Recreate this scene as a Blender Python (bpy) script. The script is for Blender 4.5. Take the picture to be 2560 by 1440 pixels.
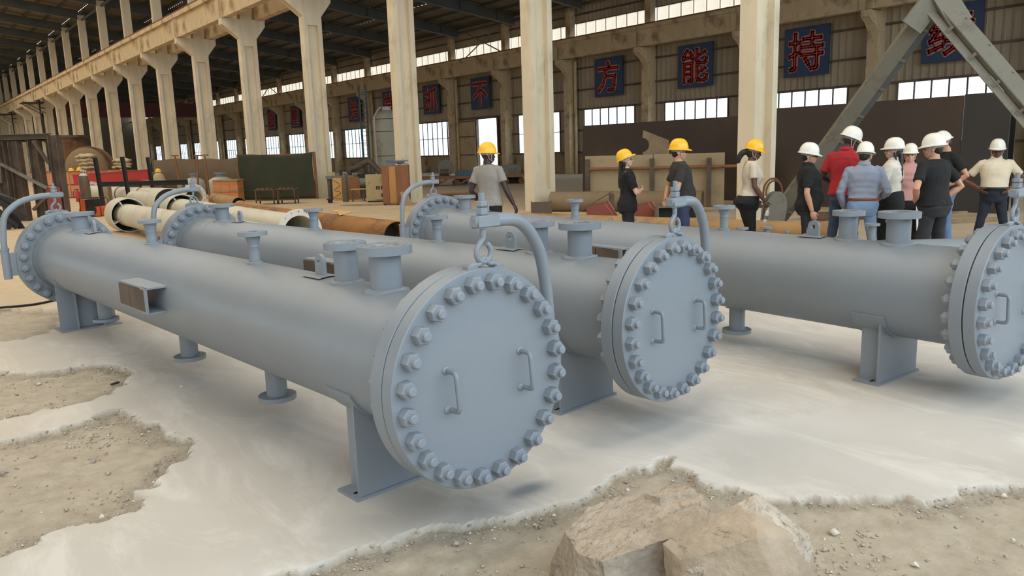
import bpy, bmesh, math, random
import numpy as np
from mathutils import Vector, Matrix, Quaternion, Euler

for o in list(bpy.data.objects):
    bpy.data.objects.remove(o)
SC = bpy.context.scene
COL = SC.collection
PI = math.pi
RNG = random.Random(7)
NR = np.random.RandomState(11)

# ------------------------------------------------------------------ camera
cam_d = bpy.data.cameras.new('camera')
cam_d.sensor_width = 36.0
cam_d.lens = 1926.45 / 2560 * 36.0
cam_d.clip_end = 600
cam_o = bpy.data.objects.new('camera', cam_d)
COL.objects.link(cam_o)
_m = Matrix(((0.77475, 0.13468, -0.61774), (-0.63147, 0.11684, -0.76650), (-0.03106, 0.98398, 0.17558)))
_q = _m.to_quaternion(); _q.normalize()
cam_o.matrix_world = Matrix.Translation((0, 0, 1.70)) @ _q.to_matrix().to_4x4()
SC.camera = cam_o

# ------------------------------------------------------------------ exposure, world and daylight
SC.view_settings.view_transform = 'Standard'
SC.view_settings.look = 'None'
SC.view_settings.gamma = 1.0
SC.view_settings.use_curve_mapping = False
SC.view_settings.exposure = 0.0
SC.cycles.use_denoising = True
SC.cycles.max_bounces = 8
SC.cycles.diffuse_bounces = 5
SC.cycles.transmission_bounces = 6
SC.cycles.transparent_max_bounces = 8
SC.cycles.sample_clamp_indirect = 6.0

wd = bpy.data.worlds.new('sky')
SC.world = wd
wd.use_nodes = True
bg = wd.node_tree.nodes['Background']
bg.inputs[0].default_value = (0.72, 0.87, 1.0, 1)      # overcast bright sky
bg.inputs[1].default_value = 3.9

def area(name, loc, rot, sx, sy, col, w):
    l = bpy.data.lights.new(name, 'AREA')
    l.shape = 'RECTANGLE'; l.size = sx; l.size_y = sy
    l.color = col; l.energy = w
    o = bpy.data.objects.new(name, l)
    o.location = loc; o.rotation_euler = rot
    COL.objects.link(o)
    return o
ROOF_A = 0.118
def roof_z(x, off=0.0): return 14.1 + ROOF_A * (14.5 - x) + off
# daylight falling through the aged skylight strips of the near bays
for _k in range(16):
    _y = -2.6 + 7.0 * _k
    area('skylight_daylight', (0.5, _y, roof_z(0.5) - 0.35), (0, ROOF_A, 0), 22.0, 1.0, (1.0, 0.87, 0.70), 680)

# ------------------------------------------------------------------ helpers
def lin(c):
    c = c / 255.0
    return c / 12.92 if c <= 0.04045 else ((c + 0.055) / 1.055) ** 2.4
def rgb(c): return (lin(c[0]), lin(c[1]), lin(c[2]), 1.0)

_MC = {}
def mat(name, col, rough=0.6, metal=0.0, var=0.12, scale=3.0, bump=0.0, bscale=30.0, col2=None, amt=0.5, scale2=1.5, stretch=None, spec=0.5):
    """noise-mottled principled material; col2 shows through in patches"""
    if name in _MC: return _MC[name]
    m = bpy.data.materials.new(name); m.use_nodes = True
    nt = m.node_tree; N = nt.nodes; L = nt.links
    p = N['Principled BSDF']
    p.inputs['Roughness'].default_value = rough
    p.inputs['Metallic'].default_value = metal
    p.inputs['Specular IOR Level'].default_value = spec
    tc = N.new('ShaderNodeTexCoord')
    src = tc.outputs['Object']
    if stretch:
        mp = N.new('ShaderNodeMapping'); mp.inputs['Scale'].default_value = stretch
        L.new(src, mp.inputs[0]); src = mp.outputs[0]
    n = N.new('ShaderNodeTexNoise'); n.inputs['Scale'].default_value = scale; n.inputs['Detail'].default_value = 6
    L.new(src, n.inputs['Vector'])
    r = N.new('ShaderNodeValToRGB')
    c = rgb(col)
    r.color_ramp.elements[0].position = 0.3; r.color_ramp.elements[1].position = 0.7
    r.color_ramp.elements[0].color = tuple(v * (1 - var) for v in c[:3]) + (1,)
    r.color_ramp.elements[1].color = tuple(min(1, v * (1 + var)) for v in c[:3]) + (1,)
    L.new(n.outputs['Fac'], r.inputs[0])
    out = r.outputs[0]
    if col2 is not None:
        n2 = N.new('ShaderNodeTexNoise'); n2.inputs['Scale'].default_value = scale2; n2.inputs['Detail'].default_value = 8
        n2.inputs['Roughness'].default_value = 0.65
        L.new(src, n2.inputs['Vector'])
        r2 = N.new('ShaderNodeValToRGB')
        r2.color_ramp.elements[0].position = 0.62 - 0.3 * amt; r2.color_ramp.elements[1].position = 0.78 - 0.3 * amt
        L.new(n2.outputs['Fac'], r2.inputs[0])
        mx = N.new('ShaderNodeMix'); mx.data_type = 'RGBA'
        L.new(r2.outputs[0], mx.inputs['Factor']); L.new(out, mx.inputs['A']); mx.inputs['B'].default_value = rgb(col2)
        out = mx.outputs['Result']
    L.new(out, p.inputs['Base Color'])
    if bump > 0:
        n3 = N.new('ShaderNodeTexNoise'); n3.inputs['Scale'].default_value = bscale; n3.inputs['Detail'].default_value = 5
        L.new(src, n3.inputs['Vector'])
        b = N.new('ShaderNodeBump'); b.inputs['Strength'].default_value = bump; b.inputs['Distance'].default_value = 0.02
        L.new(n3.outputs['Fac'], b.inputs['Height']); L.new(b.outputs[0], p.inputs['Normal'])
    _MC[name] = m
    return m

def pane_mat(name, tint, trans, clear):
    """dusty glazing: part diffusing, part see-through"""
    if name in _MC: return _MC[name]
    m = bpy.data.materials.new(name); m.use_nodes = True
    nt = m.node_tree; N = nt.nodes; L = nt.links
    N.remove(N['Principled BSDF'])
    o = N['Material Output']
    t = N.new('ShaderNodeBsdfTranslucent'); t.inputs[0].default_value = (tint[0] * trans, tint[1] * trans, tint[2] * trans, 1)
    c = N.new('ShaderNodeBsdfTransparent'); c.inputs[0].default_value = (tint[0], tint[1], tint[2], 1)
    tc = N.new('ShaderNodeTexCoord'); n = N.new('ShaderNodeTexNoise'); n.inputs['Scale'].default_value = 2.0; n.inputs['Detail'].default_value = 5
    L.new(tc.outputs['Object'], n.inputs['Vector'])
    mp = N.new('ShaderNodeMapRange'); mp.inputs['To Min'].default_value = clear - 0.1; mp.inputs['To Max'].default_value = clear + 0.1
    L.new(n.outputs['Fac'], mp.inputs[0])
    x = N.new('ShaderNodeMixShader'); L.new(mp.outputs[0], x.inputs[0]); L.new(t.outputs[0], x.inputs[1]); L.new(c.outputs[0], x.inputs[2])
    L.new(x.outputs[0], o.inputs[0])
    _MC[name] = m
    return m

class MB:
    """collects primitives into one mesh"""
    def __init__(s): s.v = []; s.f = []; s.mi = []; s.cur = 0
    def add(s, vs, fs):
        b = len(s.v)
        s.v += [tuple(v) for v in vs]
        s.f += [tuple(i + b for i in f) for f in fs]
        s.mi += [s.cur] * len(fs)
        return s
    def box(s, c, d, M=None):
        x, y, z = d[0] / 2, d[1] / 2, d[2] / 2
        vs = [Vector((sx * x, sy * y, sz * z)) for sx in (-1, 1) for sy in (-1, 1) for sz in (-1, 1)]
        if M is not None: vs = [M @ v for v in vs]
        c = Vector(c)
        return s.add([v + c for v in vs], [(0, 1, 3, 2), (4, 6, 7, 5), (0, 4, 5, 1), (2, 3, 7, 6), (0, 2, 6, 4), (1, 5, 7, 3)])
    def bx(s, x0, x1, y0, y1, z0, z1):
        return s.box(((x0 + x1) / 2, (y0 + y1) / 2, (z0 + z1) / 2), (x1 - x0, y1 - y0, z1 - z0))
    def bar(s, p0, p1, w, h, up=(0, 0, 1)):
        """rectangular bar from p0 to p1; h along up, w across"""
        p0 = Vector(p0); p1 = Vector(p1); d = p1 - p0; l = d.length; d.normalize()
        u = Vector(up); sd = d.cross(u)
        if sd.length < 1e-4: sd = d.cross(Vector((1, 0, 0)))
        sd.normalize(); u = sd.cross(d)
        M = Matrix((sd, d, u)).transposed()
        return s.box((p0 + p1) / 2, (w, l, h), M)
    def prism(s, poly, h0, h1, fn):
        """poly: 2D points, extruded h0..h1; fn(a,b,h)->xyz"""
        n = len(poly)
        vs = [fn(a, b, h0) for a, b in poly] + [fn(a, b, h1) for a, b in poly]
        fs = [tuple(range(n - 1, -1, -1)), tuple(range(n, 2 * n))] + [(i, (i + 1) % n, n + (i + 1) % n, n + i) for i in range(n)]
        return s.add(vs, fs)
    def tube(s, path, r, n=12, closed=False, caps=True, ref=None):
        P = [Vector(p) for p in path]; k = len(P)
        R = r if isinstance(r, (list, tuple)) else [r] * k
        T = []
        for i in range(k):
            a = P[(i - 1) % k] if (closed or i > 0) else P[i]
            b = P[(i + 1) % k] if (closed or i < k - 1) else P[i]
            t = b - a
            T.append(t.normalized() if t.length > 1e-9 else Vector((0, 0, 1)))
        rf = Vector(ref) if ref is not None else (Vector((0, 0, 1)) if abs(T[0].z) < 0.9 else Vector((1, 0, 0)))
        A = (rf - T[0] * rf.dot(T[0])).normalized()
        vs = []
        for i in range(k):
            if i > 0:
                A = (A - T[i] * A.dot(T[i]))
                if ref is not None:
                    A2 = rf - T[i] * rf.dot(T[i])
                    if A2.length > 0.2: A = A2
                A.normalize()
            B = T[i].cross(A)
            ra, rb = R[i] if isinstance(R[i], (list, tuple)) else (R[i], R[i])
            for j in range(n):
                t = 2 * PI * j / n
                vs.append(P[i] + A * (ra * math.cos(t)) + B * (rb * math.sin(t)))
        fs = []
        for i in range(k if closed else k - 1):
            i2 = (i + 1) % k
            for j in range(n):
                fs.append((i * n + j, i * n + (j + 1) % n, i2 * n + (j + 1) % n, i2 * n + j))
        if caps and not closed:
            fs.append(tuple(range(n - 1, -1, -1))); fs.append(tuple((k - 1) * n + j for j in range(n)))
        return s.add(vs, fs)
    def cyl(s, p0, p1, r0, r1=None, n=16, caps=True):
        return s.tube([p0, p1], [r0, r0 if r1 is None else r1], n, caps=caps)
    def lathe(s, prof, n=48, M=None, close=False):
        """prof: (radius, height) pairs about local z, M maps to place"""
        k = len(prof); vs = []
        for r, h in prof:
            for j in range(n):
                t = 2 * PI * j / n
                v = Vector((r * math.cos(t), r * math.sin(t), h))
                vs.append(M @ v if M is not None else v)
        fs = []
        for i in range(k if close else k - 1):
            i2 = (i + 1) % k
            for j in range(n):
                fs.append((i * n + j, i * n + (j + 1) % n, i2 * n + (j + 1) % n, i2 * n + j))
        if not close:
            if prof[0][0] > 1e-6: fs.append(tuple(range(n - 1, -1, -1)))
            if prof[-1][0] > 1e-6: fs.append(tuple((k - 1) * n + j for j in range(n)))
        return s.add(vs, fs)
    def ell(s, c, r, M=None, nu=16, nv=10):
        vs = []; c = Vector(c)
        for i in range(nv + 1):
            a = PI * i / nv
            for j in range(nu):
                t = 2 * PI * j / nu
                v = Vector((r[0] * math.sin(a) * math.cos(t), r[1] * math.sin(a) * math.sin(t), r[2] * math.cos(a)))
                vs.append(c + (M @ v if M is not None else v))
        fs = []
        for i in range(nv):
            for j in range(nu):
                fs.append((i * nu + j, (i + 1) * nu + j, (i + 1) * nu + (j + 1) % nu, i * nu + (j + 1) % nu))
        return s.add(vs, fs)
    def mesh(s, name, mats, smooth=35):
        me = bpy.data.meshes.new(name)
        bm = bmesh.new()
        vv = [bm.verts.new(v) for v in s.v]
        for f, mi in zip(s.f, s.mi):
            try:
                ff = bm.faces.new([vv[i] for i in f]); ff.material_index = mi
            except ValueError: pass
        bmesh.ops.remove_doubles(bm, verts=bm.verts[:], dist=1e-5)
        bmesh.ops.recalc_face_normals(bm, faces=bm.faces[:])
        bm.to_mesh(me); bm.free()
        for m in (mats if isinstance(mats, (list, tuple)) else [mats]): me.materials.append(m)
        if smooth:
            me.shade_smooth(); me.set_sharp_from_angle(angle=math.radians(smooth))
        return me
    def build(s, name, mats, parent=None, smooth=35):
        return link(name, s.mesh(name, mats, smooth), parent)

def link(name, me, parent=None, loc=None, rot=None):
    o = bpy.data.objects.new(name, me)
    COL.objects.link(o)
    if parent is not None: o.parent = parent
    if loc is not None: o.location = loc
    if rot is not None: o.rotation_euler = rot
    return o
def tag(o, label=None, cat=None, group=None, kind=None):
    if label: o['label'] = label
    if cat: o['category'] = cat
    if group: o['group'] = group
    if kind: o['kind'] = kind
    return o
def thing(name, label, cat, loc=(0, 0, 0), rz=0.0, group=None):
    o = bpy.data.objects.new(name, None); o.empty_display_size = 0.1
    COL.objects.link(o); o.location = loc; o.rotation_euler = (0, 0, rz)
    return tag(o, label, cat, group)
def struct(o): o['kind'] = 'structure'; return o
def dup(root, loc=None, rz=None, label=None, group=None):
    def cp(o, par):
        c = o.copy(); COL.objects.link(c)
        if par is not None: c.parent = par
        for ch in kids.get(o.name, []): cp(ch, c)
        return c
    kids = {}
    for o in list(bpy.data.objects):
        if o.parent: kids.setdefault(o.parent.name, []).append(o)
    r = cp(root, None)
    if loc is not None: r.location = loc
    if rz is not None: r.rotation_euler = (0, 0, rz)
    if label: r['label'] = label
    if group: r['group'] = group
    return r
def plate_mesh(name, outlines, thick, mats, offset=0.0, bevel=0.0):
    """flat plate with real holes: outlines are closed 2D loops, thickness along z (0..thick)"""
    c = bpy.data.curves.new(name, 'CURVE'); c.dimensions = '2D'; c.fill_mode = 'BOTH'
    c.extrude = thick / 2; c.offset = offset
    for ol in outlines:
        sp = c.splines.new('POLY'); sp.points.add(len(ol) - 1)
        for p, q in zip(sp.points, ol): p.co = (q[0], q[1], 0, 1)
        sp.use_cyclic_u = True
    o = bpy.data.objects.new(name, c); COL.objects.link(o)
    bpy.context.view_layer.update()
    me = bpy.data.meshes.new_from_object(o.evaluated_get(bpy.context.evaluated_depsgraph_get()))
    bpy.data.objects.remove(o); bpy.data.curves.remove(c)
    me.name = name
    me.transform(Matrix.Translation((0, 0, thick / 2)))
    me.materials.clear()
    for m in (mats if isinstance(mats, (list, tuple)) else [mats]): me.materials.append(m)
    me.shade_smooth(); me.set_sharp_from_angle(angle=math.radians(35))
    return me
def circ(r, n=32, cx=0, cy=0): return [(cx + r * math.cos(2 * PI * i / n), cy + r * math.sin(2 * PI * i / n)) for i in range(n)]
def catmull(P, k=6):
    P = [Vector(p) for p in P]; out = []
    for i in range(len(P) - 1):
        a = P[max(i - 1, 0)]; b = P[i]; c = P[i + 1]; d = P[min(i + 2, len(P) - 1)]
        for j in range(k):
            t = j / k
            out.append(0.5 * ((2 * b) + (c - a) * t + (2 * a - 5 * b + 4 * c - d) * t * t + (3 * b - a - 3 * c + d) * t ** 3))
    out.append(P[-1]); return out

# ------------------------------------------------------------------ materials
CREAM = mat('cream_concrete', (220, 205, 176), 0.85, var=0.10, scale=1.2, bump=0.35, bscale=14, col2=(190, 176, 152), amt=0.36, scale2=1.4, stretch=(1, 1, 0.45))
CREAM2 = mat('dusty_concrete_beam', (208, 186, 150), 0.88, var=0.10, scale=0.8, bump=0.3, bscale=12, col2=(160, 138, 106), amt=0.4, scale2=0.9)
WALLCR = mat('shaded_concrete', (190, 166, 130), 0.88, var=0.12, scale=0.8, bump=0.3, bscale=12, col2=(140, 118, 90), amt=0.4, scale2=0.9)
ROOFM = mat('roof_sheet', (112, 100, 84), 0.7, var=0.18, scale=0.5)
STEELD = mat('dark_roof_steel', (82, 84, 80), 0.55, var=0.15, scale=1.0)
SIDING = mat('corrugated_siding', (158, 142, 118), 0.65, var=0.2, scale=0.6, stretch=(1, 1, 0.2))
DADO = mat('stained_plaster', (150, 132, 104), 0.9, var=0.22, scale=0.8, bump=0.3, bscale=8, col2=(96, 78, 60), amt=0.45, scale2=0.9)
RUST = mat('rusty_steel', (112, 76, 50), 0.85, var=0.25, scale=3, bump=0.2, col2=(72, 50, 38), amt=0.5, scale2=2.0)
RUSTY = mat('ochre_rust_pipe', (150, 104, 54), 0.8, var=0.22, scale=2.5, bump=0.15, col2=(104, 70, 42), amt=0.5, scale2=2.2, stretch=(1, 0.6, 1))
RAILM = mat('rail_rust', (138, 92, 60), 0.85, var=0.2, scale=2)
DARKST = mat('dark_mill_plate', (68, 56, 48), 0.6, var=0.14, scale=0.7, col2=(84, 66, 50), amt=0.28, scale2=0.6)
DARKS2 = mat('dark_blue_plate', (60, 58, 56), 0.55, var=0.14, scale=0.8)
BRSTEEL = mat('brown_steel', (96, 80, 66), 0.7, var=0.2, scale=2, col2=(70, 58, 50), amt=0.5, scale2=1.5)
BLKST = mat('black_steel', (40, 38, 36), 0.6, var=0.2, scale=2)
GREYP = mat('vessel_grey_paint', (131, 138, 145), 0.42, var=0.03, scale=1.3, bump=0.02, bscale=60, col2=(128, 134, 138), amt=0.5, scale2=0.7)
GREYP2 = mat('bolt_grey_paint', (132, 139, 147), 0.42, var=0.05, scale=9.0)
DARKGAP = mat('gasket_black', (22, 22, 22), 0.8)
FOIL = mat('protective_foil', (215, 215, 215), 0.18, metal=1.0, var=0.15, scale=20, bump=0.8, bscale=45)
CREAMP = mat('cream_pipe_paint', (196, 190, 170), 0.55, var=0.06, scale=1.2, col2=(168, 158, 136), amt=0.3, scale2=1.6)
REDP = mat('red_paint', (178, 50, 42), 0.5, var=0.1, scale=2)
SALMON = mat('salmon_primer', (206, 146, 104), 0.65, var=0.08, scale=1.5)
REDOX = mat('red_oxide_primer', (134, 68, 54), 0.7, var=0.1, scale=2)
OLIVE = mat('olive_grey_paint', (118, 114, 100), 0.6, var=0.1, scale=2, col2=(92, 84, 70), amt=0.35, scale2=2)
BEIGE = mat('beige_board', (170, 150, 116), 0.8, var=0.07, scale=1.2, col2=(150, 130, 98), amt=0.35, scale2=1.2)
GREEN = mat('green_tarp', (52, 56, 38), 0.85, var=0.12, scale=1.5, col2=(64, 56, 40), amt=0.4, scale2=1.0)
WOODO = mat('orange_ply', (196, 126, 74), 0.7, var=0.2, scale=3, stretch=(0.4, 0.4, 3))
WOODB = mat('brown_ply', (134, 88, 54), 0.75, var=0.18, scale=3, stretch=(2.5, 2.5, 0.5))
WOODG = mat('weathered_wood', (150, 128, 98), 0.85, var=0.2, scale=4)
SACK = mat('woven_sack', (186, 168, 134), 0.9, var=0.15, scale=4, bump=0.4, bscale=20)
WRAP = mat('plastic_wrap', (176, 170, 154), 0.35, var=0.1, scale=3, bump=0.4, bscale=10)
GASCYL = mat('gas_cylinder_grey', (98, 88, 70), 0.6, var=0.12, scale=4)
CHROME = mat('bright_metal', (190, 186, 176), 0.3, metal=0.8)
BLUEP = mat('blue_paint', (44, 86, 140), 0.5, var=0.1)
TEALP = mat('teal_blue_paint', (60, 96, 112), 0.5, var=0.15)
YELLOWP = mat('yellow_paint', (196, 166, 44), 0.5, var=0.08)
ORANGEP = mat('orange_paint', (206, 92, 44), 0.5, var=0.1)
MACHC = mat('cream_machine_paint', (176, 160, 118), 0.6, var=0.12, scale=3, col2=(124, 104, 74), amt=0.3, scale2=3)
RUBBER = mat('black_rubber', (30, 29, 28), 0.8)
WHITEP = mat('white_paint', (206, 200, 188), 0.5, var=0.05)
SIGNB = mat('sign_navy', (44, 62, 92), 0.6, var=0.08, scale=1)
SIGNR = mat('sign_red', (176, 58, 50), 0.6, var=0.05)
SIGNO = mat('sign_outline', (196, 150, 140), 0.6, var=0.03)
CARD = mat('cardboard', (196, 156, 100), 0.9, var=0.06)
STENCIL = mat('white_stencil', (206, 190, 160), 0.8)
GLASSW = pane_mat('window_glass', (0.93, 0.97, 1.0), 0.75, 0.55)
GLASSC = pane_mat('translucent_strip', (1.0, 0.80, 0.60), 0.34, 0.14)
GLASSS = pane_mat('roof_light', (1.0, 0.95, 0.85), 0.8, 0.15)
GLASSR = pane_mat('dirty_roof_light', (0.85, 0.74, 0.58), 0.16, 0.10)
# ------------------------------------------------------------------ building shell
YC = [9.4 + 7.0 * k for k in range(-2, 20)]          # column grid of the middle row (front faces)
Y0, Y1 = -6.0, 152.0
XW = 37.3                                            # far side wall

def gridpoly(pts, closed=True): return pts
def seg_dist(px, py, poly):
    """signed distance to polygon (negative inside), vectorised"""
    d = np.full(px.shape, 1e9); ins = np.zeros(px.shape, bool); n = len(poly)
    for i in range(n):
        ax, ay = poly[i]; bx, by = poly[(i + 1) % n]
        ex, ey = bx - ax, by - ay; L = ex * ex + ey * ey
        t = np.clip(((px - ax) * ex + (py - ay) * ey) / L, 0, 1)
        d = np.minimum(d, np.hypot(px - ax - t * ex, py - ay - t * ey))
        c = ((ay > py) != (by > py)) & (px < (bx - ax) * (py - ay) / (by - ay + 1e-12) + ax)
        ins ^= c
    return np.where(ins, -d, d)
def vnoise(x, y, f, seed=0):
    """cheap smooth value noise"""
    r = np.random.RandomState(seed).rand(64, 64)
    X = x * f; Y = y * f
    i = np.floor(X).astype(int); j = np.floor(Y).astype(int); u = X - i; v = Y - j
    u = u * u * (3 - 2 * u); v = v * v * (3 - 2 * v)
    g = lambda a, b: r[a % 64, b % 64]
    return (g(i, j) * (1 - u) + g(i + 1, j) * u) * (1 - v) + (g(i, j + 1) * (1 - u) + g(i + 1, j + 1) * u) * v - 0.5

PA = [(-1.5, 7.9), (0.57, 7.62), (0.8, 7.39), (1.08, 7.32), (1.29, 7.25), (1.42, 6.98), (1.42, 6.73), (1.28, 6.4), (1.11, 6.23), (0.93, 6.14), (0.66, 6.16), (0.41, 6.12), (-1.5, 6.3)]
PB = [(-1.5, 5.9), (0.36, 5.63), (0.58, 5.6), (0.75, 5.68), (0.96, 5.75), (1.09, 5.8), (1.19, 5.47), (1.17, 5.08), (1.28, 4.78), (1.15, 4.56), (1.02, 4.37), (0.93, 4.21), (0.81, 4.25), (0.82, 4.12), (0.76, 4.02), (0.53, 4.05), (0.35, 3.98), (0.19, 3.93), (-1.5, 3.6)]
PC = [(0.7, 2.0), (1.06, 2.9), (1.17, 2.91), (1.32, 2.88), (1.43, 2.84), (1.59, 2.84), (1.78, 2.8), (1.96, 2.76), (2.11, 2.65), (2.39, 2.62), (2.62, 2.59), (2.94, 2.67), (3.15, 2.62), (3.08, 2.33), (3.11, 2.11), (3.26, 1.87), (3.48, 1.68), (3.67, 1.48), (3.87, 1.38), (4.04, 1.3), (4.11, 1.19), (5.0, 0.2), (3.0, -1.0), (0, -1.0)]
PD = [(0.3, 11.2), (1.0, 11.0), (1.5, 10.2), (1.25, 9.3), (0.9, 8.9), (-1, 9.4)]
PATCH = [PA, PB, PC, PD]
def patch_d(x, y):
    d = np.full(x.shape, 9.0)
    for p in PATCH: d = np.minimum(d, seg_dist(x, y, p))
    return d + 0.10 * vnoise(x, y, 5.0, 1) + 0.07 * vnoise(x, y, 13.0, 2) + 0.03 * vnoise(x, y, 31.0, 3) + 0.014 * vnoise(x * 1.0 + 3, y, 59.0, 4)

def make_floor():
    st = 0.02
    xs = np.concatenate([[-40, -12, -4], np.arange(-0.9, 5.2, st), np.arange(5.2, 9, 0.3), [12, 16, 22, 30, 45, 80]])
    ys = np.concatenate([[-30, -8, -3], np.arange(-0.3, 9.0, st), np.arange(9.0, 14, 0.2), [20, 30, 50, 80, 120, 170]])
    X, Y = np.meshgrid(xs, ys, indexing='ij')
    d = patch_d(X, Y)
    near = (X > -2) & (X < 6) & (Y > -2) & (Y < 12)
    m = np.clip(0.5 - d / 0.022, 0, 1) * near
    m = m * m * (3 - 2 * m)
    Z = -0.034 * m + m * (0.016 * vnoise(X, Y, 6, 5) + 0.012 * vnoise(X, Y, 17, 6) + 0.006 * vnoise(X, Y, 31, 8))
    Z += near * 0.002 * vnoise(X, Y, 3, 7)
    edge = np.exp(-((d + 0.05) / 0.07) ** 2) * near           # crumbled rim just inside the break
    nx, ny = X.shape
    vs = np.stack([X, Y, Z], -1).reshape(-1, 3)
    idx = np.arange(nx * ny).reshape(nx, ny)
    fs = np.stack([idx[:-1, :-1], idx[1:, :-1], idx[1:, 1:], idx[:-1, 1:]], -1).reshape(-1, 4)
    me = bpy.data.meshes.new('floor')
    me.vertices.add(len(vs)); me.vertices.foreach_set('co', vs.ravel())
    me.loops.add(fs.size); me.loops.foreach_set('vertex_index', fs.ravel().astype(np.int32))
    me.polygons.add(len(fs)); me.polygons.foreach_set('loop_start', np.arange(0, fs.size, 4, dtype=np.int32))
    me.update(calc_edges=True)
    at = me.color_attributes.new('wear', 'FLOAT_COLOR', 'POINT')
    c = np.zeros((nx * ny, 4), np.float32); c[:, 0] = m.ravel(); c[:, 1] = (edge * m).ravel(); 
    dust = np.maximum(np.clip((Y - 8.0) / 4.5, 0, 1), np.clip((X - 6.2) / 4, 0, 1)); dust = np.maximum(dust, .5 * np.clip((1.2 - X) / 1.2, 0, 1) * np.clip((Y - 3) / 4, 0, 1))
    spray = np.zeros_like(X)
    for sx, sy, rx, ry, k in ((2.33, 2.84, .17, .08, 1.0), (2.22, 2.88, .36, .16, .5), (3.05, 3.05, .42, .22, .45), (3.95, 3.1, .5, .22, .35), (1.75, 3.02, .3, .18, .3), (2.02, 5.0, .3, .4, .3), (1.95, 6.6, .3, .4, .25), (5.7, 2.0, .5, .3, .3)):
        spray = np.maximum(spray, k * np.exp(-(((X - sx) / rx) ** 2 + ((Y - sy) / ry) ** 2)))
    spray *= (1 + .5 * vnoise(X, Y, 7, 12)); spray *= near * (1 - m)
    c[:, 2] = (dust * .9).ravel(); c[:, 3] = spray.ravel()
    at.data.foreach_set('color', c.ravel())
    me.shade_smooth()
    me.set_sharp_from_angle(angle=math.radians(28))
    # material: trowelled concrete, bare earth where the slab is broken out
    M = bpy.data.materials.new('broken_concrete_floor'); M.use_nodes = True
    nt = M.node_tree; N = nt.nodes; L = nt.links; p = N['Principled BSDF']
    tc = N.new('ShaderNodeTexCoord')
    def noise(sc, det=6, rough=0.55, dist=0.0, stretch=None):
        s = tc.outputs['Object']
        if stretch:
            mp = N.new('ShaderNodeMapping'); mp.inputs['Scale'].default_value = stretch; mp.inputs['Rotation'].default_value = (0, 0, 0.5); L.new(s, mp.inputs[0]); s = mp.outputs[0]
        n = N.new('ShaderNodeTexNoise'); n.inputs['Scale'].default_value = sc; n.inputs['Detail'].default_value = det
        n.inputs['Roughness'].default_value = rough; n.inputs['Distortion'].default_value = dist
        L.new(s, n.inputs['Vector']); return n.outputs['Fac']
    def ramp(f, a, b, c0, c1):
        r = N.new('ShaderNodeValToRGB'); e = r.color_ramp.elements
        e[0].position = a; e[1].position = b; e[0].color = c0; e[1].color = c1
        L.new(f, r.inputs[0]); return r.outputs[0]
    def mix(f, a, b):
        x = N.new('ShaderNodeMix'); x.data_type = 'RGBA'
        L.new(f, x.inputs['Factor']); L.new(a, x.inputs['A']); L.new(b, x.inputs['B']); return x.outputs['Result']
    conc = ramp(noise(0.55, 8), 0.3, 0.7, rgb((182, 175, 164)), rgb((202, 197, 190)))
    sw = ramp(noise(2.4, 10, 0.7, 1.2, (1.0, 0.35, 1)), 0.48, 0.64, (0, 0, 0, 1), (0.6, 0.6, 0.6, 1))
    lt = N.new('ShaderNodeRGB'); lt.outputs[0].default_value = rgb((216, 211, 203))
    conc = mix(sw, conc, lt.outputs[0])
    dk = ramp(noise(1.1, 9, 0.65, 0.4), 0.58, 0.75, (0, 0, 0, 1), (0.5, 0.5, 0.5, 1))
    dkc = N.new('ShaderNodeRGB'); dkc.outputs[0].default_value = rgb((170, 158, 140))
    conc = mix(dk, conc, dkc.outputs[0])
    dirt = ramp(noise(9, 10, 0.7), 0.3, 0.7, rgb((166, 153, 133)), rgb((196, 184, 164)))
    grav = ramp(noise(60, 4, 0.8), 0.35, 0.65, rgb((104, 95, 84)), rgb((176, 165, 148)))
    at = N.new('ShaderNodeVertexColor'); at.layer_name = 'wear'
    sp = N.new('ShaderNodeSeparateColor'); L.new(at.outputs['Color'], sp.inputs[0])
    dn = N.new('ShaderNodeMath'); dn.operation = 'MULTIPLY'; L.new(sp.outputs[2], dn.inputs[0]); L.new(ramp(noise(0.5, 8), 0.2, 0.6, (.65, .65, .65, 1), (1, 1, 1, 1)), dn.inputs[1])
    conc = mix(dn.outputs[0], conc, ramp(noise(1.3, 8), 0.3, 0.7, rgb((184, 160, 122)), rgb((204, 180, 142))))
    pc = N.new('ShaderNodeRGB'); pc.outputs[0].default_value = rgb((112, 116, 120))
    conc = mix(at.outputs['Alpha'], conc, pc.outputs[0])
    col = mix(sp.outputs[0], conc, dirt)
    gm = N.new('ShaderNodeMath'); gm.operation = 'MULTIPLY'; L.new(sp.outputs[1], gm.inputs[0]); gm.inputs[1].default_value = 0.6
    col = mix(gm.outputs[0], col, grav)
    L.new(col, p.inputs['Base Color'])
    p.inputs['Roughness'].default_value = 0.75; p.inputs['Specular IOR Level'].default_value = 0.3
    b = N.new('ShaderNodeBump'); b.inputs['Distance'].default_value = 0.012
    bs = N.new('ShaderNodeMath'); bs.operation = 'MULTIPLY_ADD'; L.new(sp.outputs[0], bs.inputs[0]); bs.inputs[1].default_value = 0.6; bs.inputs[2].default_value = 0.12
    L.new(bs.outputs[0], b.inputs['Strength']); L.new(noise(45, 8, 0.75), b.inputs['Height']); L.new(b.outputs[0], p.inputs['Normal'])
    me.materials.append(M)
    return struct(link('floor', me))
make_floor()

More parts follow.
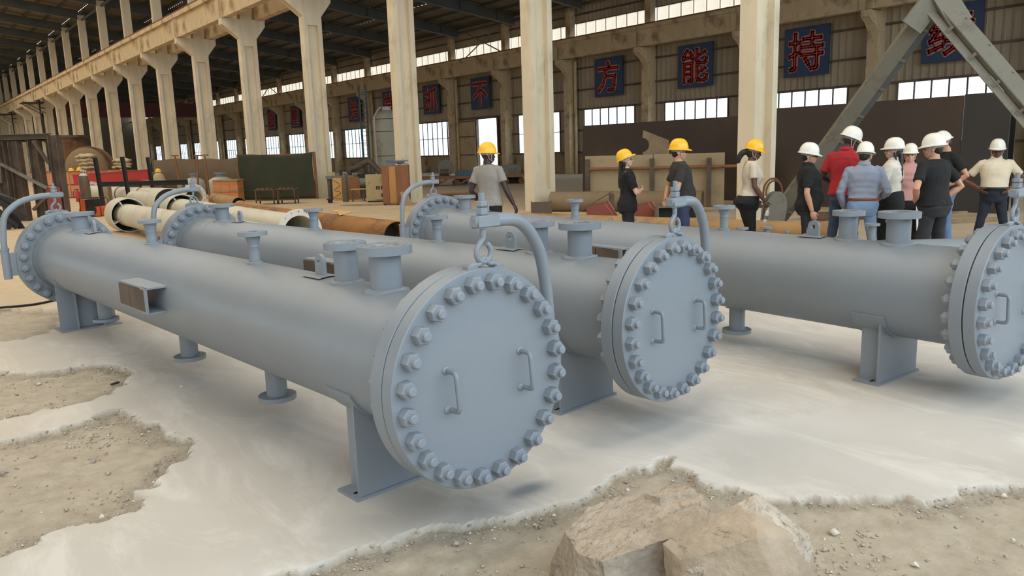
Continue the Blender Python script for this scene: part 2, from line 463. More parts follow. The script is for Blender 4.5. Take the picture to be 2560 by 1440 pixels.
# ---- middle row of concrete columns with double brackets, and the crane beams they carry
def column_mesh():
    b = MB()
    b.bx(0, .18, 0, .4, -0.05, 6.97); b.bx(.62, .80, 0, .4, -0.05, 6.97)
    b.bx(.18, .62, 0, .4, -0.05, .60); b.bx(.18, .62, .16, .24, .60, 6.97)
    cap = [(0, 6.97), (.80, 6.97), (.80, 7.32), (1.27, 7.92), (1.27, 8.2), (-.80, 8.2), (-.80, 7.92), (0, 7.30)]
    b.prism(cap, 0, .4, lambda x, z, y: (x, y, z))
    b.bx(.08, .60, 0, .36, 8.2, 13.55)
    b.cur = 1
    b.bx(.10, .58, .02, .34, 13.55, roof_z(14.5, -0.35))
    return b.mesh('column', [CREAM, STEELD], 30)
_cm = column_mesh()
for y in YC[1:]:
    c = struct(link('column', _cm, loc=(14.12, y, 0)))
def crane_beam(L):
    b = MB()
    b.bx(-.17, .17, 0, L, 0, 1.2); b.bx(-.30, .30, 0, L, .98, 1.2)
    for y0, y1 in ((0.0, .32), (L - .32, L)): b.bx(-.24, .24, y0, y1, 0, .98)
    return b.mesh('crane_beam', CREAM2, 30)
_bm = crane_beam(6.97)
for y in YC[:-1]:
    for x in (13.55, 15.14): struct(link('crane_beam', _bm, loc=(x, y + .215, 8.2)))
for x in (13.55, 15.14):
    b = MB(); b.bx(x - .16, x + .16, Y0, Y1, 9.40, 9.45); b.bx(x - .05, x + .05, Y0, Y1, 9.45, 9.55); b.bx(x - .08, x + .08, Y0, Y1, 9.55, 9.60)
    for k in range(150): b.bx(x - .28, x + .28, Y0 + 1.05 * k, Y0 + 1.05 * k + .14, 9.40, 9.47)
    struct(b.build('crane_rail', RAILM))

# ---- far side wall: columns, beams, siding, windows, clerestory
WB = 6.92
YWC = [18.45 - .5 + WB * k for k in range(-2, 20)]
def wallcol_mesh():
    b = MB()
    b.bx(0, .75, 0, .5, -.05, 7.5)
    b.prism([(-.8, 7.5), (0, 6.6), (0, 7.5)], .02, .48, lambda x, z, y: (x, y, z))
    b.prism([(-.8, 7.5), (-.8, 7.2), (0, 6.75), (0, 7.5)], .05, .45, lambda x, z, y: (x, y, z))
    b.bx(.25, .72, .03, .47, 7.5, 11.0)
    return b.mesh('wall_column', WALLCR, 30)
_wm = wallcol_mesh()
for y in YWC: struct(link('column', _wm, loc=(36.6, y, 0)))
b = MB()
b.bx(-.2, .2, 0, WB - .02, 0, 1.17); b.bx(-.3, .3, 0, WB - .02, .95, 1.17)
for y0 in (0, WB - .34): b.bx(-.26, .26, y0, y0 + .32, 0, .95)
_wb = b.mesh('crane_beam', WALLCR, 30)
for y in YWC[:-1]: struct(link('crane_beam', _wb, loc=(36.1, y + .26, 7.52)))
b = MB(); b.bx(36.05, 36.15, Y0, Y1, 8.69, 8.82)
struct(b.build('crane_rail', RAILM))

WINC = [15.0 + WB * k for k in range(-1, 19)]
DOOR = (47.35, 50.1)
def corr(y):
    t = (y / 0.36) % 1.0
    return 0.05 if t < 0.28 else (0.0 if 0.38 < t < 0.9 else 0.025)
def siding_band(b, y0, y1, z0, z1):
    ys = [y0]
    k = math.floor(y0 / .36)
    while True:
        for t in (.0, .28, .38, .90):
            yy = (k + t) * .36
            if y0 < yy < y1: ys.append(yy)
        k += 1
        if k * .36 > y1: break
    ys.append(y1)
    vs = []
    for y in ys:
        x = XW + .12 - corr(y + 1e-4)
        vs += [(x, y, z0), (x, y, z1)]
    b.add(vs, [(2 * i, 2 * i + 1, 2 * i + 3, 2 * i + 2) for i in range(len(ys) - 1)])
b = MB()
siding_band(b, Y0, Y1, 4.25, 8.75); siding_band(b, Y0, Y1, 9.83, 11.7)
cuts = []
for k, yc in enumerate(WINC):
    cuts.append((DOOR if 46 < yc < 51 else (yc - 2.25, yc + 2.25)))
last = Y0
for a, e in cuts:
    if a > last: siding_band(b, last, a, 1.44, 4.25)
    last = e
siding_band(b, last, Y1, 1.44, 4.25)
wall = struct(b.build('wall_right', SIDING, smooth=0))
b = MB()
b.bx(XW - .02, XW + .25, Y0, DOOR[0], -.05, 1.44); b.bx(XW - .02, XW + .25, DOOR[1], Y1, -.05, 1.44)
struct(b.build('baseboard_right', DADO, smooth=0))
b = MB()
for z in (1.44, 2.9, 4.28, 5.55, 6.95, 10.4):
    last = Y0
    if z == 2.9:
        for a, e in cuts:
            b.bx(XW - .02, XW + .08, last, a, z - .05, z + .05); last = e
        continue
    if z == 1.44: b.bx(XW - .04, XW + .08, Y0, DOOR[0], z - .06, z + .06); b.bx(XW - .04, XW + .08, DOOR[1], Y1, z - .06, z + .06)
    else: b.bx(XW - .04, XW + .08, Y0, Y1, z - .05, z + .05)
struct(b.build('trim_1', BRSTEEL, smooth=0))

_pane = MB().bx(-.006, .006, 0, .72, 0, 1.37).mesh('pane', GLASSW, 0)
_fr = MB()
for j in range(7): _fr.bx(-.04, .04, -2.25 + .75 * j - .03, -2.25 + .75 * j + .03, 0, 2.81)
for z in (0, 1.41, 2.78): _fr.bx(-.035, .035, -2.25, 2.25, z, z + .045)
_fr = _fr.mesh('window_frame', BRSTEEL, 0)
nwin = 0
for yc in WINC:
    if yc - 2.3 < Y0: continue
    if 46 < yc < 51:
        continue
    nwin += 1
    w = struct(link('window_%d' % nwin, _fr, loc=(XW + .05, yc, 1.44)))
    for j in range(6):
        for z in (.04, 1.44): link('pane', _pane, w, loc=(0, -2.25 + .75 * j + .015, z))
# clerestory strip, one glazed run per bay
_cp = MB()
for i in range(6):
    y0 = i * .145; _cp.add([(0, y0, 0), (0, y0, 1.25), (.03, y0 + .07, 1.25), (.03, y0 + .07, 0)], [(0, 1, 2, 3)]); _cp.add([(.03, y0 + .07, 0), (.03, y0 + .07, 1.25), (0, y0 + .145, 1.25), (0, y0 + .145, 0)], [(0, 1, 2, 3)])
_cp = _cp.mesh('pane', GLASSC, 0)
_cf = MB()
for j in range(8): _cf.bx(-.02, .02, .9 * j - .015, .9 * j + .015, 0, 1.25)
_cf.bx(-.02, .05, 0, 6.3, -.05, 0); _cf.bx(-.02, .05, 0, 6.3, 1.25, 1.30)
_cf = _cf.mesh('window_frame', BRSTEEL, 0)
for y in YWC[:-1]:
    nwin += 1
    w = struct(link('window_%d' % nwin, _cf, loc=(XW + .06, y + .56, 8.58)))
    for j in range(7): link('pane', _cp, w, loc=(0, .9 * j + .015, 0))
# open sliding doorway
b = MB()
for y in DOOR: b.bx(XW - .1, XW + .15, y - .08, y + .08, 0, 4.25)
b.bx(XW - .1, XW + .15, DOOR[0], DOOR[1] + 3, 4.2, 4.38)
d = struct(b.build('door_1', BRSTEEL, smooth=0))
b = MB(); b.bx(XW - .16, XW - .10, DOOR[1] + .05, DOOR[1] + 2.9, .02, 4.2)
b.build('door_leaf', BEIGE, d, 0)
b = MB()
for z in (.1, 1.45, 2.9, 4.1): b.bx(XW - .19, XW - .16, DOOR[1] + .05, DOOR[1] + 2.9, z - .05, z + .05)
b.build('door_rail', BRSTEEL, d, 0)
# cross bracing rods above the crane beam
for y0 in (46.2, 87.7):
    b = MB(); b.cyl((36.95, y0, 8.9), (36.95, y0 + 4.6, 10.9), .045, n=6); b.cyl((36.9, y0, 10.9), (36.9, y0 + 4.6, 8.9), .045, n=6)
    struct(b.build('brace', OLIVE))
# rainwater downpipes beside some wall columns
b = MB(); b.cyl((0, 0, 0), (0, 0, 7.4), .11, n=12)
for z in (1, 3, 5, 7): b.cyl((0, 0, z), (0, 0, z + .1), .125, n=12)
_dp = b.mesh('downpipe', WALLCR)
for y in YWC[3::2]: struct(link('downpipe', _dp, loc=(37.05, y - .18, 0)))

# ---- end wall far away and the near side wall (left of the frame)
b = MB(); b.bx(-14, 38, Y1, Y1 + .2, 0, 18)
struct(b.build('wall_back', SIDING, smooth=0))
b = MB()
b.bx(-13.9, -13.6, -12, Y1, 0, 1.4); b.bx(-13.9, -13.6, -12, Y1, 4.2, 8.6); b.bx(-13.9, -13.6, -12, Y1, 9.8, 18)
for k in range(24): b.bx(-13.9, -13.6, -12 + 7 * k, -12 + 7 * k + 2.6, 1.4, 4.2)
b.bx(-13.9, -13.6, -12, Y1, 8.6, 9.8)
struct(b.build('wall_left', DADO, smooth=0))
b = MB(); b.bx(-13.9, 37.5, -12.3, -12, 0, 3.4)  # unseen low wall behind the camera, added to block low sky light
struct(b.build('wall_light_block', DADO, smooth=0))

# ---- roof: sheets, rafters, purlins, skylights
def roof_slab(b, x0, x1, y0, y1):
    b.add([(x0, y0, roof_z(x0)), (x1, y0, roof_z(x1)), (x1, y1, roof_z(x1)), (x0, y1, roof_z(x0))], [(0, 1, 2, 3)])
    b.add([(x0, y0, roof_z(x0, .12)), (x1, y0, roof_z(x1, .12)), (x1, y1, roof_z(x1, .12)), (x0, y1, roof_z(x0, .12))], [(0, 3, 2, 1)])
b = MB()
SKY = [-2.6 + 7.0 * k for k in range(22)]
last = -10.0
for y in SKY:
    roof_slab(b, -13.9, 12.3, last, y - .5); roof_slab(b, -13.9, -10.6, y - .5, y + .5); last = y + .5
roof_slab(b, -13.9, 12.3, last, Y1); roof_slab(b, 12.3, 14.6, -10, Y1)
# far bay: ribbed sheets with dull roof lights let into them
DULL = [(19.5, 21.6), (24.5, 26.6), (29.5, 31.6)]
yy = -10.0
def ribbed(b, x0, x1, y0, y1, p=.5):
    n = max(1, int((y1 - y0) / p)); vs = []; fs = []
    st = (y1 - y0) / n
    for i in range(n):
        for t, h in ((0, 0), (.35, 0), (.5, -.05), (.85, -.05)):
            y = y0 + (i + t) * st
            vs += [(x0, y, roof_z(x0, h)), (x1, y, roof_z(x1, h))]
    vs += [(x0, y1, roof_z(x0)), (x1, y1, roof_z(x1))]
    fs = [(2 * i, 2 * i + 1, 2 * i + 3, 2 * i + 2) for i in range(len(vs) // 2 - 1)]
    b.add(vs, fs)
xs = [14.6] + [v for d in DULL for v in d] + [37.7]
for i in range(0, len(xs) - 1, 2): ribbed(b, xs[i], xs[i + 1], -10, Y1)
for d in DULL:
    last = -10.0
    for y in SKY: ribbed(b, d[0], d[1], last, y - 0.45); last = y + 0.45
    ribbed(b, d[0], d[1], last, Y1)
struct(b.build('ceiling', ROOFM, smooth=0))
b = MB(); ribbed(b, 0, 1, 0, 1)
n = 0
_sk = MB(); _sk.add([(-10.6, -.5, roof_z(-10.6)), (12.3, -.5, roof_z(12.3)), (12.3, .5, roof_z(12.3)), (-10.6, .5, roof_z(-10.6))], [(0, 1, 2, 3)])
_sk = _sk.mesh('skylight', GLASSS, 0)
for y in SKY:
    nwin += 1; struct(link('window_%d' % nwin, _sk, loc=(0, y, .05)))
for d in DULL:
    q = MB(); ribbed(q, d[0], d[1], -.45, .45, .3); q = q.mesh('skylight', GLASSR, 0)
    for y in SKY[2:]:
        nwin += 1; struct(link('window_%d' % nwin, q, loc=(0, y, .01)))
def rafter(x0, x1):
    b = MB()
    for off, h in ((-.70, .04), (-.28, .04)):
        pass
    def strip(w, o0, o1):
        b.add([(x0, -w, roof_z(x0, o0)), (x1, -w, roof_z(x1, o0)), (x1, w, roof_z(x1, o0)), (x0, w, roof_z(x0, o0)),
               (x0, -w, roof_z(x0, o1)), (x1, -w, roof_z(x1, o1)), (x1, w, roof_z(x1, o1)), (x0, w, roof_z(x0, o1))],
              [(0, 1, 2, 3), (7, 6, 5, 4), (0, 4, 5, 1), (1, 5, 6, 2), (2, 6, 7, 3), (3, 7, 4, 0)])
    strip(.14, -.90, -.86); strip(.02, -.86, -.24); strip(.14, -.24, -.20)
    for i in range(7):
        x = x0 + (x1 - x0) * (i + .5) / 7
        b.bx(x - .02, x + .02, -.12, .12, roof_z(x, -.86), roof_z(x, -.24))
    return b.mesh('rafter', STEELD, 0)
_ra = rafter(14.6, 36.9); _rl = rafter(-13.5, 14.3)
for y in YC[1:]:
    struct(link('rafter', _ra, loc=(0, y + .2, 0))); struct(link('rafter', _rl, loc=(0, y + .2, 0)))
for i in range(-19, 16):
    x = 14.5 + 1.5 * i
    if abs(x - 14.5) < .1 or x < -13.5 or x > 37: continue
    b = MB(); b.bx(x - .035, x + .035, -10, Y1, roof_z(x, -.21), roof_z(x, -.015)); b.bx(x, x + .09, -10, Y1, roof_z(x, -.21), roof_z(x, -.195))
    struct(b.build('purlin', STEELD, smooth=0))
# eaves strut tubes between column heads
for x, z in ((14.5, 13.2), (36.9, 10.9)):
    b = MB(); b.cyl((x, Y0, z), (x, Y1, z), .09, n=8); struct(b.build('strut', STEELD))

# ---- slogan boards on the far side wall
GLY = {"查":[[[0.295,0.218],[0.7,0.218],[0.7,0.134],[0.295,0.134]],[[0.295,0.352],[0.7,0.352],[0.7,0.27],[0.295,0.27]],[[0.221,0.406],[0.221,0.08],[0.778,0.08],[0.778,0.406]],[[0.074,0.02],[0.074,-0.048],[0.93,-0.048],[0.93,0.02]],[[0.46,0.84],[0.46,0.713],[0.057,0.713],[0.057,0.647],[0.379,0.647],[0.221,0.516],[0.036,0.424],[0.085,0.364],[0.289,0.479],[0.46,0.642],[0.46,0.437],[0.534,0.437],[0.534,0.643],[0.707,0.483],[0.914,0.372],[0.964,0.434],[0.775,0.521],[0.615,0.647],[0.944,0.647],[0.944,0.713],[0.534,0.713],[0.534,0.84]]],"整":[[[0.212,0.178],[0.212,0.011],[0.047,0.011],[0.047,-0.053],[0.955,-0.053],[0.955,0.011],[0.536,0.011],[0.536,0.094],[0.824,0.094],[0.824,0.152],[0.536,0.152],[0.536,0.23],[0.89,0.23],[0.89,0.294],[0.114,0.294],[0.114,0.23],[0.462,0.23],[0.462,0.011],[0.284,0.011],[0.284,0.178]],[[0.086,0.669],[0.086,0.495],[0.233,0.495],[0.144,0.418],[0.039,0.362],[0.083,0.313],[0.173,0.368],[0.256,0.443],[0.256,0.321],[0.322,0.321],[0.322,0.451],[0.455,0.363],[0.488,0.407],[0.351,0.492],[0.322,0.457],[0.322,0.495],[0.487,0.495],[0.487,0.669],[0.322,0.669],[0.322,0.72],[0.513,0.72],[0.513,0.777],[0.322,0.777],[0.322,0.84],[0.256,0.84],[0.256,0.777],[0.057,0.777],[0.057,0.72],[0.256,0.72],[0.256,0.669]],[[0.148,0.619],[0.256,0.619],[0.256,0.545],[0.148,0.545]],[[0.322,0.619],[0.423,0.619],[0.423,0.545],[0.322,0.545]],[[0.642,0.665],[0.815,0.665],[0.782,0.583],[0.735,0.514],[0.68,0.588]],[[0.639,0.84],[0.581,0.697],[0.495,0.585],[0.546,0.534],[0.605,0.605],[0.691,0.469],[0.603,0.41],[0.496,0.365],[0.54,0.31],[0.646,0.359],[0.736,0.422],[0.819,0.357],[0.919,0.307],[0.962,0.366],[0.863,0.409],[0.781,0.467],[0.843,0.557],[0.887,0.665],[0.952,0.665],[0.952,0.728],[0.672,0.728],[0.707,0.825]]],"治":[[[0.103,0.774],[0.292,0.662],[0.335,0.724],[0.145,0.828]],[[0.041,0.499],[0.226,0.391],[0.268,0.452],[0.082,0.555]],[[0.066,-0.016],[0.13,-0.067],[0.311,0.257],[0.257,0.306],[0.16,0.132]],[[0.37,0.323],[0.37,-0.081],[0.443,-0.081],[0.443,-0.037],[0.802,-0.037],[0.802,-0.078],[0.878,-0.078],[0.878,0.323]],[[0.443,0.033],[0.443,0.252],[0.802,0.252],[0.802,0.033]],[[0.333,0.404],[0.438,0.42],[0.844,0.449],[0.88,0.385],[0.947,0.424],[0.857,0.564],[0.737,0.71],[0.673,0.678],[0.801,0.514],[0.428,0.494],[0.534,0.646],[0.632,0.818],[0.554,0.841],[0.455,0.655],[0.376,0.541],[0.34,0.496],[0.308,0.475]]],"常":[[[0.313,0.491],[0.692,0.491],[0.692,0.393],[0.313,0.393]],[[0.152,0.253],[0.152,-0.035],[0.227,-0.035],[0.227,0.185],[0.474,0.185],[0.474,-0.08],[0.551,-0.08],[0.551,0.185],[0.784,0.185],[0.784,0.044],[0.764,0.027],[0.716,0.027],[0.635,0.029],[0.661,-0.039],[0.758,-0.038],[0.821,-0.028],[0.852,-0.003],[0.86,0.043],[0.86,0.253],[0.551,0.253],[0.551,0.336],[0.768,0.336],[0.768,0.548],[0.241,0.548],[0.241,0.336],[0.474,0.336],[0.474,0.253]],[[0.168,0.803],[0.247,0.685],[0.086,0.685],[0.086,0.47],[0.158,0.47],[0.158,0.619],[0.847,0.619],[0.847,0.47],[0.921,0.47],[0.921,0.685],[0.544,0.685],[0.544,0.841],[0.468,0.841],[0.468,0.685],[0.259,0.685],[0.32,0.714],[0.236,0.831]],[[0.763,0.832],[0.678,0.71],[0.74,0.685],[0.841,0.805]]],"抓":[[[0.393,0.735],[0.393,0.523],[0.376,0.245],[0.29,-0.038],[0.351,-0.074],[0.441,0.227],[0.46,0.523],[0.46,0.68],[0.582,0.694],[0.582,-0.073],[0.651,-0.073],[0.651,0.704],[0.767,0.724],[0.799,0.252],[0.907,-0.073],[0.962,-0.007],[0.863,0.294],[0.835,0.738],[0.923,0.763],[0.864,0.818],[0.651,0.769]],[[0.171,0.841],[0.171,0.638],[0.046,0.638],[0.046,0.568],[0.171,0.568],[0.171,0.348],[0.037,0.309],[0.057,0.235],[0.171,0.273],[0.171,0.016],[0.153,-0.002],[0.118,-0.003],[0.059,-0.002],[0.08,-0.071],[0.159,-0.069],[0.207,-0.058],[0.233,-0.032],[0.24,0.015],[0.24,0.296],[0.363,0.336],[0.353,0.405],[0.24,0.369],[0.24,0.568],[0.362,0.568],[0.362,0.638],[0.24,0.638],[0.24,0.841]]],"不":[[[0.559,0.478],[0.747,0.339],[0.899,0.203],[0.96,0.261],[0.804,0.394],[0.615,0.526]],[[0.069,0.77],[0.069,0.693],[0.514,0.693],[0.317,0.447],[0.044,0.255],[0.095,0.189],[0.291,0.319],[0.459,0.481],[0.459,-0.078],[0.54,-0.078],[0.54,0.584],[0.61,0.693],[0.931,0.693],[0.931,0.77]]],"懈":[[[0.076,0.647],[0.03,0.39],[0.084,0.372],[0.128,0.64]],[[0.642,0.193],[0.642,0.13],[0.778,0.13],[0.778,-0.081],[0.84,-0.081],[0.84,0.13],[0.962,0.13],[0.962,0.193],[0.84,0.193],[0.84,0.315],[0.944,0.315],[0.944,0.375],[0.84,0.375],[0.84,0.479],[0.778,0.479],[0.778,0.375],[0.723,0.375],[0.738,0.459],[0.684,0.467],[0.663,0.352],[0.623,0.254],[0.673,0.229],[0.708,0.315],[0.778,0.315],[0.778,0.193]],[[0.417,0.701],[0.514,0.701],[0.444,0.585],[0.345,0.585]],[[0.411,0.849],[0.362,0.724],[0.279,0.6],[0.326,0.564],[0.326,0.345],[0.314,0.149],[0.252,-0.046],[0.301,-0.079],[0.347,0.032],[0.372,0.155],[0.447,0.155],[0.447,-0.036],[0.494,-0.036],[0.494,0.155],[0.563,0.155],[0.563,-0.006],[0.555,-0.015],[0.514,-0.015],[0.53,-0.074],[0.6,-0.063],[0.618,-0.041],[0.622,-0.006],[0.622,0.585],[0.512,0.585],[0.599,0.735],[0.557,0.761],[0.547,0.758],[0.442,0.758],[0.472,0.841]],[[0.383,0.523],[0.447,0.523],[0.447,0.406],[0.383,0.406]],[[0.383,0.345],[0.447,0.345],[0.447,0.218],[0.378,0.218]],[[0.563,0.523],[0.563,0.406],[0.494,0.406],[0.494,0.523]],[[0.563,0.345],[0.563,0.218],[0.494,0.218],[0.494,0.345]],[[0.637,0.795],[0.637,0.735],[0.731,0.735],[0.699,0.621],[0.628,0.535],[0.668,0.493],[0.752,0.598],[0.789,0.735],[0.879,0.735],[0.87,0.618],[0.857,0.573],[0.836,0.565],[0.779,0.568],[0.794,0.509],[0.861,0.51],[0.906,0.532],[0.927,0.6],[0.938,0.768],[0.939,0.795]],[[0.143,0.84],[0.143,-0.082],[0.205,-0.082],[0.205,0.664],[0.251,0.462],[0.301,0.479],[0.282,0.573],[0.251,0.68],[0.205,0.667],[0.205,0.84]]],"方":[[[0.44,0.818],[0.508,0.667],[0.068,0.667],[0.068,0.594],[0.341,0.594],[0.286,0.247],[0.046,-0.023],[0.101,-0.082],[0.309,0.11],[0.398,0.361],[0.756,0.361],[0.728,0.112],[0.691,0.012],[0.643,0.0],[0.575,0.001],[0.474,0.007],[0.501,-0.066],[0.597,-0.071],[0.669,-0.069],[0.719,-0.061],[0.756,-0.034],[0.803,0.09],[0.835,0.398],[0.838,0.434],[0.41,0.434],[0.423,0.594],[0.936,0.594],[0.936,0.667],[0.514,0.667],[0.585,0.698],[0.512,0.846]]],"能":[[[0.383,0.42],[0.383,0.334],[0.17,0.334],[0.17,0.42]],[[0.1,0.484],[0.1,-0.079],[0.17,-0.079],[0.17,0.125],[0.383,0.125],[0.383,0.008],[0.367,-0.009],[0.327,-0.01],[0.263,-0.008],[0.288,-0.077],[0.368,-0.075],[0.422,-0.065],[0.45,-0.039],[0.457,0.007],[0.457,0.484]],[[0.17,0.275],[0.383,0.275],[0.383,0.184],[0.17,0.184]],[[0.858,0.765],[0.752,0.717],[0.625,0.67],[0.625,0.838],[0.551,0.838],[0.551,0.506],[0.576,0.423],[0.672,0.401],[0.844,0.401],[0.926,0.433],[0.954,0.556],[0.888,0.585],[0.875,0.49],[0.837,0.469],[0.678,0.469],[0.635,0.476],[0.625,0.507],[0.625,0.609],[0.908,0.709]],[[0.87,0.319],[0.76,0.263],[0.625,0.213],[0.625,0.373],[0.551,0.373],[0.551,0.035],[0.576,-0.05],[0.674,-0.071],[0.849,-0.071],[0.934,-0.036],[0.963,0.099],[0.896,0.128],[0.883,0.02],[0.843,-0.004],[0.681,-0.004],[0.635,0.003],[0.625,0.034],[0.625,0.151],[0.781,0.201],[0.919,0.263]],[[0.084,0.553],[0.154,0.566],[0.414,0.586],[0.437,0.533],[0.502,0.563],[0.449,0.669],[0.373,0.78],[0.312,0.756],[0.384,0.643],[0.164,0.631],[0.287,0.818],[0.209,0.842],[0.151,0.732],[0.105,0.664],[0.058,0.625]]],"持":[[[0.448,0.204],[0.512,0.113],[0.558,0.026],[0.62,0.065],[0.571,0.15],[0.506,0.237]],[[0.626,0.835],[0.626,0.71],[0.413,0.71],[0.413,0.642],[0.626,0.642],[0.626,0.515],[0.362,0.515],[0.362,0.446],[0.758,0.446],[0.758,0.334],[0.373,0.334],[0.373,0.265],[0.758,0.265],[0.758,0.011],[0.739,-0.007],[0.692,-0.008],[0.615,-0.006],[0.638,-0.079],[0.731,-0.077],[0.79,-0.067],[0.822,-0.04],[0.83,0.011],[0.83,0.265],[0.954,0.265],[0.954,0.334],[0.83,0.334],[0.83,0.446],[0.96,0.446],[0.96,0.515],[0.698,0.515],[0.698,0.642],[0.912,0.642],[0.912,0.71],[0.698,0.71],[0.698,0.835]],[[0.171,0.839],[0.171,0.638],[0.042,0.638],[0.042,0.568],[0.171,0.568],[0.171,0.351],[0.028,0.309],[0.047,0.235],[0.171,0.275],[0.171,0.011],[0.154,-0.008],[0.119,-0.008],[0.06,-0.007],[0.081,-0.077],[0.159,-0.075],[0.207,-0.063],[0.233,-0.037],[0.241,0.01],[0.241,0.298],[0.35,0.334],[0.34,0.403],[0.241,0.372],[0.241,0.568],[0.347,0.568],[0.347,0.638],[0.241,0.638],[0.241,0.839]]],"续":[[[0.474,0.452],[0.597,0.359],[0.633,0.401],[0.509,0.489]],[[0.401,0.361],[0.529,0.264],[0.566,0.307],[0.437,0.4]],[[0.689,0.105],[0.811,0.011],[0.908,-0.082],[0.957,-0.035],[0.858,0.056],[0.735,0.146]],[[0.043,0.058],[0.06,-0.012],[0.203,0.043],[0.361,0.103],[0.349,0.165],[0.182,0.105]],[[0.401,0.593],[0.401,0.528],[0.851,0.528],[0.807,0.41],[0.867,0.394],[0.937,0.584],[0.889,0.596],[0.877,0.593],[0.693,0.593],[0.693,0.683],[0.885,0.683],[0.885,0.747],[0.693,0.747],[0.693,0.84],[0.619,0.84],[0.619,0.747],[0.438,0.747],[0.438,0.683],[0.619,0.683],[0.619,0.593]],[[0.648,0.489],[0.648,0.37],[0.636,0.251],[0.38,0.251],[0.38,0.185],[0.613,0.185],[0.527,0.074],[0.361,-0.026],[0.405,-0.082],[0.599,0.043],[0.69,0.185],[0.939,0.185],[0.939,0.251],[0.708,0.251],[0.718,0.368],[0.718,0.489]],[[0.061,0.423],[0.099,0.434],[0.215,0.451],[0.157,0.366],[0.118,0.314],[0.078,0.267],[0.046,0.246],[0.068,0.182],[0.13,0.208],[0.354,0.271],[0.35,0.334],[0.176,0.291],[0.279,0.436],[0.372,0.594],[0.313,0.628],[0.254,0.516],[0.135,0.504],[0.222,0.649],[0.296,0.808],[0.231,0.838],[0.156,0.663],[0.095,0.552],[0.065,0.51],[0.038,0.49]]]}
BOARDS = [('续', 14.95, 'half behind the steel shear leg'), ('持', 21.8, 'just right of the nearest tall column'), ('能', 28.7, 'third from the frame edge'), ('方', 35.5, 'beside the second near column'),
          ('懈', 42.4, 'hidden behind the second near column'), ('不', 49.2, 'above the bright doorway'), ('抓', 56.1, 'left of the bright doorway'), ('常', 63.0, 'half covered by the cream storage tank'),
          ('治', 69.8, 'left of the cream storage tank'), ('整', 83.7, 'small, beyond the green tarpaulin'), ('查', 90.4, 'the farthest and smallest')]
def bold_glyph(name, ol, w, th, m):
    """letter cut from sheet: filled outlines fattened by w all round"""
    bm = bmesh.new(); bm.from_mesh(plate_mesh(name, ol, th, m))
    b = MB()
    for sp in ol:
        n = len(sp)
        for i in range(n):
            a = Vector(sp[i]); e = Vector(sp[(i + 1) % n]); d = e - a
            if d.length < 1e-4: continue
            d.normalize(); q = Vector((-d.y, d.x)) * w
            b.prism([tuple(a + q), tuple(a - q), tuple(e - q), tuple(e + q)], 0, th, lambda x, y, z: (x, y, z))
            b.prism(circ(w, 8, a.x, a.y), 0, th, lambda x, y, z: (x, y, z))
    me = b.mesh(name, m, 0); bm.from_mesh(me); bm.to_mesh(me); bm.free(); return me
for ch, yc, where in BOARDS:
    zc = 6.16
    t = thing('sign_board', 'navy board with red character %s, %s' % (ch, where), 'sign', (37.12, yc, zc), 0, 'slogan boards along the far wall')
    b = MB(); b.bx(-.05, .05, -1.22, 1.22, -1.2, 1.2); b.build('panel', SIGNB, t, 0)
    b = MB(); b.bx(.04, .19, -1.0, 1.0, -.66, -.58); b.bx(.04, .19, -1.0, 1.0, .74, .82); b.build('bracket', BRSTEEL, t, 0)
    S = 2.02
    Mx = Matrix(((0, 0, -1, 0), (-1, 0, 0, 0), (0, 1, 0, 0), (0, 0, 0, 1)))       # glyph x -> -Y, y -> Z, thickness -> -X
    ol = [[((p[0] - .5) * S, (p[1] - .38) * S) for p in sp] for sp in GLY[ch]]
    for nm, w, m, dx in (('outline', .085, SIGNO, .05), ('character', .045, SIGNR, .065)):
        o = link(nm, bold_glyph(nm, ol, w, .02, m), t); o.matrix_local = Matrix.Translation((-dx, 0, 0)) @ Mx
# ------------------------------------------------------------------ the three pressure vessels
RS, RF, LV = .329, .495, 6.979
def YM(x=0, y=0, z=0): return Matrix.Translation((x, y, z)) @ Matrix.Rotation(-PI / 2, 4, 'X')     # lathe axis z -> +y
def hexprism(b, r, y0, y1, ch=.006, rot=0.0):
    """hex nut along y with chamfered corners at y0 side"""
    h = lambda rr, y: [(rr * math.cos(rot + PI / 3 * i), y, rr * math.sin(rot + PI / 3 * i)) for i in range(6)]
    s = 1 if y1 > y0 else -1
    rings = [h(r * .88, y0), h(r, y0 + s * ch), h(r, y1 - s * ch * .3), h(r * .97, y1)]
    vs = [v for r_ in rings for v in r_]; fs = []
    for i in range(3):
        for j in range(6): fs.append((i * 6 + j, i * 6 + (j + 1) % 6, i * 6 + 6 + (j + 1) % 6, i * 6 + 6 + j))
    fs += [tuple(range(5, -1, -1)), tuple(range(18, 24))]
    b.add(vs, fs)
def stud_bolt():
    b = MB()
    hexprism(b, .040, -.046, 0.0); hexprism(b, .040, .205, .159)
    b.lathe([(0.016, -.071), (.021, -.066), (.021, -.060), (.0195, -.057), (.021, -.054), (.021, .215), (.016, .222)], 12, YM())
    return b.mesh('stud_bolt', GREYP2, 30)
BOLT = stud_bolt()
FLM = {}
def flange_mesh(R, bore, th, nh, hr):
    key = (R, bore, th)
    if key not in FLM:
        bc = (R + bore) / 2 * 1.06
        ol = [circ(R, 48), circ(bore, 32)] + [circ(hr, 10, bc * math.cos(2 * PI * (i + .5) / nh), bc * math.sin(2 * PI * (i + .5) / nh)) for i in range(nh)]
        FLM[key] = plate_mesh('nozzle_flange', ol, th, GREYP)
    return FLM[key]
